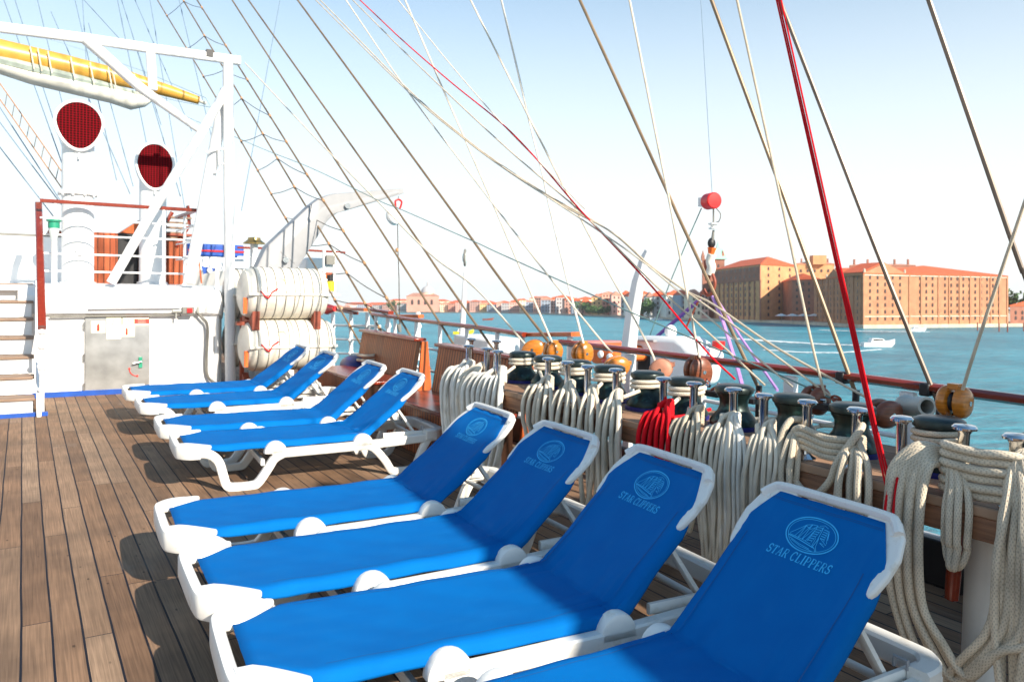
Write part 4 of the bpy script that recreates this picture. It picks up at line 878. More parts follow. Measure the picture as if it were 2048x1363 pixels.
# ================================================================ RIGGING
RIG = 'standing and running rigging'
def shroud(label, pts, r, m, Xb=4.42, k=0.17, cat='rigging', ext=3.0, name='shroud', zref=1.0):
    """pts from the lower end upward"""
    P = [slant(x, y, Xb, zref, k) for x, y in pts]
    if ext: P.append(P[-1] + (P[-1] - P[-2]).normalized() * ext * 3)
    P = cat_spline(P, 6) if len(P) > 3 else P
    return topobj(MB().tube(P, r, 8), name, M[m], label, cat, RIG)
SH = [
 ('leftmost of the three tarred shrouds joined by rope rungs', [(722, 690), (637.6, 544.7), (549.4, 400), (432, 195), (314.7, 0)], 0.015, 'wire'),
 ('middle of the three tarred shrouds joined by rope rungs', [(766, 668), (693.7, 546), (602, 396), (366, 0)], 0.015, 'wire'),
 ('rightmost of the three tarred shrouds joined by rope rungs', [(862, 740), (816, 663.5), (730, 528), (646, 400), (394, 0)], 0.015, 'wire'),
 ('brown wire stay fourth from the left of the rung shrouds, ending by the right bench', [(916, 702), (722.5, 400), (464, 0)], 0.014, 'wire'),
 ('brown wire stay ending beside the back row pin', [(988, 700), (883, 550), (780, 400), (496.6, 0)], 0.014, 'wire'),
 ('brown wire stay ending at the left round yellow block', [(1098, 685), (995, 550), (888, 400), (595, 0)], 0.014, 'wire'),
 ('dark wire stay passing just left of the red hanging block', [(1518, 778), (1364.6, 450), (1331, 375.6), (1159.5, 0)], 0.0135, 'wire'),
 ('thick brown wire stay crossing the left side of the large brick mill', [(1712, 788), (1589, 450), (1423, 0)], 0.0135, 'wire'),
 ('thick brown wire stay rising beside the red hoisting rope', [(1880, 815), (1753, 500), (1562, 7)], 0.0135, 'wiredark'),
 ('thick dark wire stay at the top right corner', [(2110, 720), (2048, 545), (2030, 500), (1857.6, 0)], 0.0135, 'wiredark')]
for lab, pts, r, m_ in SH: shroud(lab, pts, r, m_)
# lower collars where stays meet the handrail
for x, y in ((1712, 786), (1880, 812), (1518, 776)):
    p = onX(x, y, 4.42); topobj(MB().tube([p - Vector((0, 0, 0.25)), p + Vector((0, 0, 0.02))], 0.022, 10), 'turnbuckle', M['black'], 'dark turnbuckle below the handrail under the ' + {1712: 'stay crossing the brick mill', 1880: 'stay beside the red hoisting rope', 1518: 'stay beside the red hanging block'}[x], 'turnbuckle', 'turnbuckles at the ship side')
# ratlines
def lerp2(a, b_, t): return (a[0] + (b_[0] - a[0]) * t, a[1] + (b_[1] - a[1]) * t)
def xon(pts, y):
    pts = sorted(pts, key=lambda p: p[1])
    for a, c in zip(pts, pts[1:]):
        if a[1] <= y <= c[1]: return lerp2(a, c, (y - a[1]) / (c[1] - a[1]))
    a, c = pts[-2], pts[-1]; return lerp2(a, c, (y - a[1]) / (c[1] - a[1]))
Rr = [(32, 0, 14), (100, 72, None), (155, 140, 92), (225, 197, 160), (283, 268, 232), (341, 317, 285), (389, 375, 350), (436, 433, 408), (490, 488, 462), (545, 546, 530), (600, 600, 595)]
rung_y1 = [32, 98, 153, 222, 283, 341, 388, 436, 490, 545, 600, 652]
rung_y2 = [3, 72, 140, 197, 268, 317, 374, 436, 488, 546, 607, None]
rung_y3 = [-40, 16, 92, 160, 232, 284, 350, 402, 462, 527, 597, 640]
for i in range(12):
    b = MB(); pA = slant(*xon(SH[0][1], rung_y1[i]), 4.42, 1.0, 0.17)
    y2_ = rung_y2[i] if rung_y2[i] is not None else 655
    pB = slant(*xon(SH[1][1], y2_), 4.42, 1.0, 0.17); pC = slant(*xon(SH[2][1], rung_y3[min(i + 1, 11)] if i < 11 else 690), 4.42, 1.0, 0.17)
    s_ = Vector((0, 0, -0.022))
    b.tube(cat_spline([pA, (pA + pB) / 2 + s_, pB], 4), 0.0065, 6); b.tube(cat_spline([pB, (pB + pC) / 2 + s_, pC], 4), 0.0065, 6)
    t = topobj(b, 'ratline', M['darkrope'], 'dark rope rung number %s from the top between the three tarred shrouds' % ordi[i], 'ratline', 'rope rungs between the tarred shrouds', loc=pA)
    for P_ in (pA, pB, pC):
        d_ = Vector((0.02, -0.02, -0.06)); MB().tube([P_ - d_ * 0.6 - pA, P_ - pA, P_ + d_ * 0.6 - pA], [0.015, 0.025, 0.015], 8).build('seizing', M['serving'], t)
# running rigging
RN = [
 ('slack grey line from the gantry end down to the long yellow block', [(1060, 696), (1052, 690), (950, 575), (858, 505.5), (740, 387), (620, 265), (490, 126)], 0.011, 'cream', 3.9, 0),
 ('thin green line sloping gently across the whole sky', [(1660, 795), (1560, 750), (1440, 700), (1252, 620), (1200, 596.5), (1000, 507), (946, 482), (802.5, 419), (755, 400), (620, 335), (482, 279), (300, 195), (160, 98), (0, 50)], 0.0058, 'greenrope', 3.75, 0),
 ('upper of the grey lines sloping down to the right rail', [(1734, 795), (1554.6, 696), (1429, 610), (1372.6, 581.7), (1300, 531), (1217, 460), (1097, 391), (1000, 328), (926, 273), (813.5, 176), (640, 0)], 0.0085, 'tan', 3.78, 3),
 ('second grey line sloping down just below the upper one', [(1667, 796), (1467, 650), (1350, 567), (1300, 531), (1225, 465), (1120, 408), (1020, 345), (926, 276), (815, 182), (631, 0)], 0.008, 'tan', 3.76, 3),
 ('lowest grey sloping line that merges with the others at left', [(1585, 773), (1426, 642), (1293, 529), (1188, 455), (1100, 397), (1000, 330)], 0.0075, 'cream', 3.75, 0),
 ('pale line steep from the top of the sky to the yellow pair, slack', [(1225, 705), (1200, 678), (1092, 545), (1050, 491), (942, 350), (810.6, 176), (691.7, 0)], 0.0085, 'cream', 3.75, 3),
 ('thin grey line starting just left of the slim red rope', [(1530, 770), (1400, 650), (1300, 560), (1164, 426), (1017.6, 300), (900, 191), (800, 95), (705, 0)], 0.0075, 'tan', 3.75, 3),
 ('slim single red rope sloping down across the sky', [(1470, 758), (1411, 700), (1296, 564), (1173, 433.5), (1143, 400), (1064, 308), (999.5, 243.5), (900, 163), (800, 76), (719.6, 0)], 0.0075, 'redrope', 3.75, 3),
 ('very thin pale line that meets the slim red rope midway', [(1170, 418), (1152, 400), (1080, 325), (999.5, 242), (900, 128), (796, 0)], 0.006, 'cream', 3.75, 3),
 ('pale rope rising from the left round yellow block', [(1108, 690), (1102, 678.6), (1066.5, 596.5), (1000, 440), (961, 350), (885, 176), (810, 0)], 0.0105, 'cream', 3.85, 3),
 ('pale rope rising from the faded pinkish block', [(1310, 722), (1299, 696), (1255, 611), (1200, 511), (1144, 403), (1126, 370), (1055, 229), (941, 0)], 0.0095, 'cream', 3.8, 3),
 ('thick white rope rising from the right round yellow block', [(1168, 690), (1160, 660), (1137, 570), (1120, 500), (1096, 400), (1085.6, 350), (1061, 252), (1002.5, 0)], 0.0105, 'creamwhite', 3.85, 3),
 ('pale rope rising from the large brown block', [(1400, 718), (1390, 670), (1338.4, 400), (1318, 300), (1259, 0)], 0.0090, 'cream', 3.75, 3),
 ('grey rope from the shackles up past the mill to the top edge', [(1650, 792), (1620, 670), (1584, 500), (1573, 450), (1474, 0)], 0.0085, 'tan', 3.75, 3),
 ('grey rope leaning right from the orange brown block', [(1922, 790), (1950, 700), (2017, 500), (2090, 285)], 0.0095, 'tan', 3.75, 3)]
for lab, pts, r, m_, Xb, ext in RN:
    shroud(lab, pts, r * 0.85, m_, Xb, 0.12, ext=ext, name='running_rope', cat='rope')
# purple slings, green line and red hanging block (lifeboat fall) beyond the handrail
DX = 6.6
hb = thing('hanging_fall_block', 'round red float block hanging on a line in front of the mill tower', 'pulley block', onX(1422, 402, DX)); Oo = hb.location.copy()
def h(x, y): return onX(x, y, DX) - Oo
rt = Matrix.Rotation(R(-16), 3, 'Z') @ Matrix.Rotation(R(90), 3, 'X')
MB().lathe([(0.02, -0.085), (0.075, -0.085), (0.093, -0.07), (0.093, 0.07), (0.082, 0.082), (0.02, 0.085)], 24, (0, 0, 0), rt).build('float', M['red'], hb)
MB().box(h(1410, 404), (0.10, 0.12, 0.10)).build('white_cheek', M['white'], hb)
MB().tube([h(1427, 418), h(1427, 446)], 0.01, 6).build('fall_line', M['cablegrey'], hb)
MB().tube([h(1425, 400), h(1400, -30)], 0.004, 5).build('hoist_line', M['bluewire'], hb)
MB().tube(cat_spline([h(1433, 417), h(1441, 428), h(1438, 442), h(1429, 446)]), 0.006, 5).build('loop', M['cablegrey'], hb)
b = MB().lathe([(0.06, 0), (0.06, 0.015)], 14, h(1427, 449)).lathe([(0.035, 0), (0.035, 0.05)], 12, h(1427, 454)).lathe([(0.055, 0), (0.055, 0.015)], 14, h(1427, 458)); b.build('swivel', M['whitedirty'], hb)
MB().tube([h(1427, 460), h(1425, 480)], [0.012, 0.02], 6).build('link', M['cablegrey'], hb)
hk2 = MB().ell(h(1423, 486), 0.05, 0.04, 0.06).build('link', M['black'], hb)
MB().tube([h(1424, 495), h(1422, 510)], [0.05, 0.03], 8).build('orange_link', M['orange'], hb)
MB().tube(cat_spline([h(1424, 508), h(1420, 522), h(1423, 534), h(1419, 548)]), 0.05, 10).build('canvas_wrap', M['sail'], hb)
MB().tube([h(1414, 520), h(1416, 560)], [0.04, 0.03], 8).build('iron_link', M['rust'], hb)
MB().tube(cat_spline([h(1424, 545), h(1430, 565), h(1424, 585), h(1414, 590), h(1408, 578)]), 0.018, 8).build('hook', M['rust'], hb)
MB().tube([h(1403, 416), h(1375, 480), h(1340, 565), h(1300, 670)], 0.007, 6).build('tag_line', M['greenrope'], hb)
psl = thing('purple_strap', 'pair of lilac lifting slings spreading below the hanging hook', 'sling', onX(1425, 592, DX)); Oo = psl.location.copy()
MB().sweep([h2 for h2 in (onX(1425, 592, DX) - Oo, onX(1445, 640, DX) - Oo, onX(1476, 740, DX - 0.6) - Oo, onX(1492, 800, DX - 1) - Oo)], 0.035, 0.03).build('strap', M['purple'], psl)
MB().sweep([onX(1430, 592, DX) - Oo, onX(1480, 672, DX) - Oo, onX(1555, 780, DX - 0.9) - Oo], 0.022, 0.022).build('strap', M['purple'], psl)
MB().sweep([onX(1398, 600, DX) - Oo, onX(1312, 674, DX + .4) - Oo], 0.045, 0.03).build('strap', mat('violet_strap', srgb(130, 70, 160), 0.6), psl)
MB().tube([onX(1402, 590, DX) - Oo, onX(1372, 655, DX) - Oo], 0.012, 6).build('cord', M['rust'], psl)

# distant rigging at left
LR = [((8, 0), (150, 400)), ((30, 0), (165, 420)), ((75, 0), (135, 250)), ((150, 0), (210, 260)), ((165, 0), (178, 210)), ((168, 0), (232, 70)), ((235, 0), (320, 420)), ((243, 0), (300, 180)), ((270, 0), (352, 190)), ((300, 0), (350, 300)),
      ((0, 215), (120, 400)), ((0, 245), (125, 412)), ((0, 295), (80, 398)), ((215, 185), (252, 320)), ((170, 180), (235, 330)), ((305, 205), (345, 340)), ((358, 0), (415, 240)), ((560, 0), (505, 300))]
for i, (a, c) in enumerate(LR):
    Yq = 19.0 + (i % 5)
    p0_, p1_ = onY(*a, Yq), onY(*c, Yq)
    d_ = (p0_ - p1_)
    topobj(MB().tube([p0_ + d_ * 1.0, p0_, p1_, p1_ - d_ * 0.4], 0.012, 5), 'distant_stay', M['bluewire'], 'thin bluish stay at upper left, %s counted from the left at the top edge' % ordi[i], 'rigging', 'thin distant stays at upper left')
# far ratline ladder at left
fr = thing('distant_ratline_ladder', 'far shroud ladder of brown rungs left of the nearer funnel', 'rigging', onY(60, 260, 20)); Oo = fr.location.copy()
MB().tube([onY(-40, 110, 20) - Oo, onY(132, 355, 20) - Oo], 0.014, 6).build('shroud', M['serving'], fr)
MB().tube([onY(-40, 142, 20) - Oo, onY(132, 388, 20) - Oo], 0.014, 6).build('shroud', M['serving'], fr)
for k in range(12):
    t = k / 11; a = lerp2((-30, 124), (132, 355), t); c = lerp2((-34, 150), (126, 380), t); MB().tube([onY(*a, 20) - Oo, onY(*c, 20) - Oo], 0.010, 5).build('rung', M['cablegrey'], fr)

# things outboard of the rail: lamp post, lifeboat, davit arm
OX = 5.3
lp2 = thing('outboard_lamp', 'white pole with a round guarded lamp standing beyond the railing', 'lamp', onX(922, 695, OX)); Oo = lp2.location.copy()
def o_(x, y, X_=OX): return onX(x, y, X_) - Oo
MB().tube([o_(922, 700), o_(927, 620), o_(930, 545)], [0.045, 0.04, 0.02], 10).build('pole', M['white'], lp2)
cc = o_(930, 515); rot_ = Matrix.Rotation(R(58), 3, 'Z')
MB().tube([cc + rot_ @ Vector((0.09 * math.cos(a), 0, 0.11 * math.sin(a))) for a in [0.9 + i * 0.26 for i in range(20)]], 0.016, 6).build('guard_ring', M['cablegrey'], lp2)
MB().ell(cc, 0.04, 0.04, 0.08).build('lamp_glass', M['glass'], lp2)
lf = thing('lifeboat', 'white lifeboat with black window hung outboard of the railing', 'boat', onX(1330, 720, 6.0)); Oo = lf.location.copy()
def l_(x, y, X_=6.0): p = onX(x, y, X_) - Oo; return (p.y, p.z)
poly = [l_(1240, 672), l_(1335, 674), l_(1352, 684), l_(1362, 697), l_(1378, 700), l_(1380, 715), l_(1370, 770), l_(1300, 790), l_(1240, 775), l_(1200, 760), l_(1205, 700)]
MB().prism(poly, 0.45, (0.32, 0, 0), (0, 1, 0), (0, 0, 1)).build('hull', M['white'], lf, bevel=0.06)
MB().prism([l_(1268, 708), l_(1288, 708), l_(1288, 750), l_(1266, 748)], 0.05, (0.09, 0, 0), (0, 1, 0), (0, 0, 1)).build('window', M['black'], lf)
MB().prism([l_(1238, 678), l_(1300, 680), l_(1300, 684), l_(1238, 682)], 0.06, (0.08, 0, 0), (0, 1, 0), (0, 0, 1)).build('rubbing_strake', M['greysteel_shade'], lf)
p = l_(1371, 695); MB().lathe([(0.07, -0.03), (0.07, 0.06)], 14, (0.5, p[0], p[1])).build('red_cap', M['red'], lf)
p = l_(1302, 664); MB().ell((0.3, p[0], p[1]), 0.07, 0.07, 0.08).build('lifting_eye', M['white'], lf)
da = thing('lifeboat_davit', 'curved white davit arm fading into the bright sky', 'davit', onX(1258, 690, 5.4)); Oo = da.location.copy()
def d2(x, y): return onX(x, y, 5.4) - Oo
MB().sweep([d2(1255, 760), d2(1258, 690), d2(1266, 620), d2(1276, 565), d2(1288, 520), d2(1296, 500)], [0.14, 0.14, 0.13, 0.11, 0.08, 0.05], [0.12, 0.12, 0.11, 0.10, 0.08, 0.05], (1, 0, 0)).build('arm', M['white'], da)
oc = thing('rescue_boat', 'orange and pink rescue boat cover beyond the yellow blocks', 'boat', onX(1190, 715, 5.6)); Oo = oc.location.copy()
def c2(x, y): p = onX(x, y, 5.6) - Oo; return (p.y, p.z)
MB().prism([c2(1178, 685), c2(1216, 693), c2(1234, 716), c2(1226, 724), c2(1180, 728)], 0.8, (0.4, 0, 0), (0, 1, 0), (0, 0, 1)).build('orange_cover', M['orange'], oc, bevel=0.05)
MB().prism([c2(1112, 682), c2(1150, 684), c2(1150, 716), c2(1124, 716)], 0.6, (0.5, 0, 0), (0, 1, 0), (0, 0, 1)).build('pink_cover', M['pinkcloth'], oc, bevel=0.05)
for x, y in ((1204, 708), (1222, 714)): p = c2(x, y); MB().ell((-0.02, p[0], p[1]), 0.03, 0.045, 0.045).build('white_button', M['white'], oc)
p = c2(1216, 722); MB().ell((-0.02, p[0], p[1]), 0.03, 0.09, 0.03).build('red_trim', M['red'], oc)
wl = MB(); p = onX(975, 690, 4.9); wl.box(p, (0.5, 0.9, 0.22)); tag(wl.build('white_deck_box', M['white'], loc=p, bevel=0.03), 'low white box beyond the railing behind the back row pins', 'box')

# ================================================================ LOUNGERS
ANG = R(46); HX, HZ = 1.44, 0.362; BL = 0.73
def sling_path():
    pts = []
    for i in range(29): pts.append(('s', 0.06 + (HX - 0.06 - 0.03) * i / 28.0))
    for i in range(5): pts.append(('c', i / 4.0))
    for i in range(1, 17): pts.append(('b', 0.03 + (0.690 - 0.03) * i / 16.0))
    return pts
cosA, sinA = math.cos(ANG), math.sin(ANG)
def path_pt(k, u):
    if k == 's': return Vector((u, 0, HZ)), Vector((0, 0, 1))
    if k == 'b': return Vector((HX + u * cosA, 0, HZ + u * sinA)), Vector((-sinA, 0, cosA))
    a = Vector((HX - 0.03, 0, HZ)); c = Vector((HX + 0.03 * cosA, 0, HZ + 0.03 * sinA)); m_ = Vector((HX, 0, HZ)); p = a * (1 - u) ** 2 + m_ * 2 * u * (1 - u) + c * u * u
    an = ANG * u; return p, Vector((-math.sin(an), 0, math.cos(an)))
def halfw(k, u):
    def ss(x): x = max(0, min(1, x)); return x * x * (3 - 2 * x)
    if k == 's': 
        return 0.200 + (0.325 - 0.200) * ss((u - 0.075) / 0.19)
    if k == 'c': return 0.320
    if u < 0.52: return 0.320 - 0.004 * u
    return 0.318 + (0.232 - 0.318) * ((u - 0.52) / 0.17) ** 1.15
def sling_surf(k, u, t, seed=0):
    p, nrm = path_pt(k, u); w_ = halfw(k, u); at = abs(t); y = w_ * t
    drop = 0.0
    dk = 0.055
    if k == 'b': dk = 0.055 * (1 - 0.93 * min(1, max(0, (u - 0.42) / 0.12)))
    if k == 's': dk = 0.012 + 0.043 * min(1, max(0, (u - 0.12) / 0.2))
    if at > 0.86: q_ = (at - 0.86) / 0.14; drop = dk * q_ ** 1.7; y = math.copysign(w_ * (0.86 + 0.14 * (1 - (1 - q_) ** 2.2) * 0.9), t)
    s_ = (1 - min(1, at / 0.9) ** 2)
    if k == 's': sag = 0.016 * s_ * math.sin(math.pi * min(1, max(0, (u - 0.06) / (HX - 0.06))))
    elif k == 'b': sag = 0.014 * s_ * math.sin(math.pi * min(1, u / 0.69)) 
    else: sag = 0.0
    # soft folds running out from the hinge brackets
    d_h = abs(u - HX) if k == 's' else (0 if k == 'c' else u)
    fold = 0.012 * math.exp(-(d_h / 0.17) ** 2) * math.sin(9 * at * at * 3.1 + seed) * at
    fold += 0.0036 * math.sin(u * 17 + t * 4 + seed * 2.1) * math.sin(t * 5.3 + u * 6 + seed)
    return p + nrm * (-sag - drop + fold) + Vector((0, y, 0))
def sling_mesh(seed):
    ps = sling_path(); ts = [-1, -0.985, -0.96, -0.93, -0.89, -0.84] + [-0.76 + 1.52 * i / 18 for i in range(19)] + [0.84, 0.89, 0.93, 0.96, 0.985, 1]
    b = MB(); vs = []
    for k, u in ps:
        for t in ts: vs.append(sling_surf(k, u, t, seed))
    m_ = len(ts); fs = [(i * m_ + j, i * m_ + j + 1, (i + 1) * m_ + j + 1, (i + 1) * m_ + j) for i in range(len(ps) - 1) for j in range(m_ - 1)]
    b.add(vs, fs); return b
# printed emblem: strokes laid just proud of the fabric. (a, s): a to the right as read, s up the backrest
def emb(a, s_, seed=0, h_=0.0022):
    y = -a; u = s_; t = y / halfw('b', u)
    p = sling_surf('b', u, t, seed); return p + Vector((-sinA, 0, cosA)) * h_
def strip(b, pts, w0, seed, closed=False, w1=None):
    P = []
    for i in range(len(pts) - 1 + (1 if closed else 0)):
        a, c = pts[i], pts[(i + 1) % len(pts)]
        d_ = math.hypot(c[0] - a[0], c[1] - a[1]); n_ = max(1, int(d_ / 0.02))
        for k in range(n_): P.append((a[0] + (c[0] - a[0]) * k / n_, a[1] + (c[1] - a[1]) * k / n_))
    if not closed: P.append(pts[-1])
    N = len(P); vs = []
    for i, p in enumerate(P):
        a = P[(i - 1) % N] if (closed or i) else P[i]; c = P[(i + 1) % N] if (closed or i < N - 1) else P[i]
        dx, dy = c[0] - a[0], c[1] - a[1]; l = math.hypot(dx, dy) or 1; nx_, ny_ = -dy / l, dx / l
        ww = w0 / 2
        vs += [emb(p[0] + nx_ * ww, p[1] + ny_ * ww, seed), emb(p[0] - nx_ * ww, p[1] - ny_ * ww, seed)]
    fs = [(2 * i, 2 * i + 1, 2 * ((i + 1) % N) + 1, 2 * ((i + 1) % N)) for i in range(N if closed else N - 1)]
    b.add(vs, fs)
def arc(cx, cy, rx, ry, a0, a1, n=14): return [(cx + rx * math.cos(R(a0 + (a1 - a0) * i / n)), cy + ry * math.sin(R(a0 + (a1 - a0) * i / n))) for i in range(n + 1)]
GL = {  # serif capitals: list of (stroke points, thick?) in a 0..w by 0..1 cell
 'S': (0.62, [(arc(0.31, 0.74, 0.23, 0.24, 35, 270, 10) + arc(0.31, 0.26, 0.25, 0.24, 90, -145, 10)[1:], 1), ([(0.52, 0.98), (0.52, 0.72)], 0), ([(0.07, 0.02), (0.07, 0.30)], 0)]),
 'T': (0.72, [([(0.36, 0), (0.36, 1)], 1), ([(0.03, 0.97), (0.69, 0.97)], 0), ([(0.04, 0.97), (0.04, 0.78)], 0), ([(0.68, 0.97), (0.68, 0.78)], 0), ([(0.2, 0.02), (0.52, 0.02)], 0)]),
 'A': (0.80, [([(0.10, 0.02), (0.40, 1.0)], 0), ([(0.40, 1.0), (0.70, 0.02)], 1), ([(0.22, 0.36), (0.58, 0.36)], 0), ([(0.0, 0.02), (0.22, 0.02)], 0), ([(0.56, 0.02), (0.82, 0.02)], 0)]),
 'R': (0.78, [([(0.16, 0), (0.16, 1)], 1), ([(0.04, 0.98), (0.42, 0.98)] + arc(0.42, 0.74, 0.20, 0.24, 90, -90, 8) + [(0.16, 0.50)], 0), ([(0.40, 0.50), (0.66, 0.02), (0.78, 0.02)], 1), ([(0.03, 0.02), (0.30, 0.02)], 0)]),
 'C': (0.72, [(arc(0.38, 0.5, 0.32, 0.49, 45, 318, 16), 1), ([(0.62, 0.98), (0.62, 0.70)], 0)]),
 'L': (0.66, [([(0.16, 0), (0.16, 1)], 1), ([(0.03, 0.98), (0.30, 0.98)], 0), ([(0.03, 0.02), (0.60, 0.02), (0.60, 0.26)], 0)]),
 'I': (0.36, [([(0.18, 0), (0.18, 1)], 1), ([(0.04, 0.98), (0.32, 0.98)], 0), ([(0.04, 0.02), (0.32, 0.02)], 0)]),
 'P': (0.66, [([(0.16, 0), (0.16, 1)], 1), ([(0.04, 0.98), (0.40, 0.98)] + arc(0.40, 0.73, 0.20, 0.25, 90, -90, 8) + [(0.16, 0.48)], 0), ([(0.03, 0.02), (0.32, 0.02)], 0)]),
 'E': (0.68, [([(0.16, 0), (0.16, 1)], 1), ([(0.03, 0.98), (0.58, 0.98), (0.58, 0.78)], 0), ([(0.16, 0.52), (0.44, 0.52), (0.44, 0.62), (0.44, 0.42)], 0), ([(0.03, 0.02), (0.62, 0.02), (0.62, 0.24)], 0)])}
def lettering(seed):
    b = MB(); txt = 'STAR CLIPPERS'; hgt = 0.036; gap = 0.10
    tot = sum((GL[c][0] + gap) if c != ' ' else 0.42 for c in txt) * hgt * 0.80; x = -tot / 2; s0 = 0.438
    for c in txt:
        if c == ' ': x += 0.42 * hgt * 0.80; continue
        w_, st_ = GL[c]
        for pts, thick in st_:
            strip(b, [(x + px * hgt * 0.80 + 0.10 * hgt * py, s0 + py * hgt) for px, py in pts], 0.0048 if thick else 0.0026, seed)
        x += (w_ + gap) * hgt * 0.80
    return b
def emblem(seed):
    b = MB(); cx, cy = 0.0, 0.556
    strip(b, arc(cx, cy, 0.108, 0.072, 0, 360, 44)[:-1], 0.0048, seed, True)
    strip(b, arc(cx, cy, 0.099, 0.064, 0, 360, 40)[:-1], 0.0022, seed, True)
    def L(*pts, w_=0.0022): strip(b, [(cx + p[0] / 100.0, cy + p[1] / 100.0) for p in pts], w_, seed)
    # hull and water
    L((-9.0, -2.4), (-4, -3.0), (2.0, -4.2), (3.6, -4.4), w_=0.0036); L((-8.2, -3.2), (-3, -4.6), (2, -5.4)); L((-7, -3.9), (-2, -5.4), (3.5, -5.9)); L((-8.8, -2.0), (-3, -2.5), (1.5, -3.4)); L((3.6, -4.4), (4.6, -5.6))
    # masts and stays
    for mx_, top in ((-4.2, 3.4), (-2.2, 4.2), (0.2, 4.4)): L((mx_ - 0.7, -2.5), (mx_ + 0.2, top), w_=0.0026)
    L((-8.8, -1.6), (-4.0, 3.4)); L((-6.4, -2.1), (-4.0, 3.4)); L((-4.6, -2.4), (-2.0, 4.2)); L((-4.0, 3.4), (-2.0, 4.2), (0.4, 4.4)); L((-4.0, 3.0), (-1.8, 2.2), (0.4, 4.0)); L((-2.8, -2.6), (0.2, 4.3)); L((-3.0, 2.4), (-1.8, 4.0)); L((-1.2, -2.8), (0.4, 3.4))
    # square sails: two stacks
    for i in range(7):
        yy = 3.8 - i * 0.98; x0 = 0.6 - i * 0.22; L((x0, yy), (x0 + 2.1, yy + 0.25 - i * 0.02), w_=0.0030); L((x0 + 2.1, yy + 0.25), (x0 + 2.0, yy - 0.6))
    for i in range(5):
        yy = 3.6 - i * 0.9; x0 = 3.5 + i * 0.06; L((x0, yy), (x0 + 1.9, yy - 0.15), w_=0.0030); L((x0 + 1.9, yy - 0.15), (x0 + 2.1, yy - 0.8))
    L((2.9, 4.6), (3.2, -1.5), (2.6, -4.5), w_=0.003); L((3.4, -0.4), (3.9, -3.8), (4.9, -5.4)); L((2.2, -0.6), (2.3, -4.0)); L((5.8, 3.6), (6.6, 0.2), (7.3, -1.4)); L((6.2, 2.8), (7.0, 0.0)); L((4.0, -0.2), (7.4, -2.0), (4.6, -1.8)); L((4.6, -1.9), (7.0, -2.8)); L((1.0, 4.5), (3.0, 5.2), (5.0, 4.4))
    return b
def ycopy(b, f=-1):
    c = MB(); c.add([Vector((v.x, v.y * f, v.z)) for v in b.v], b.f, b.uv); return c
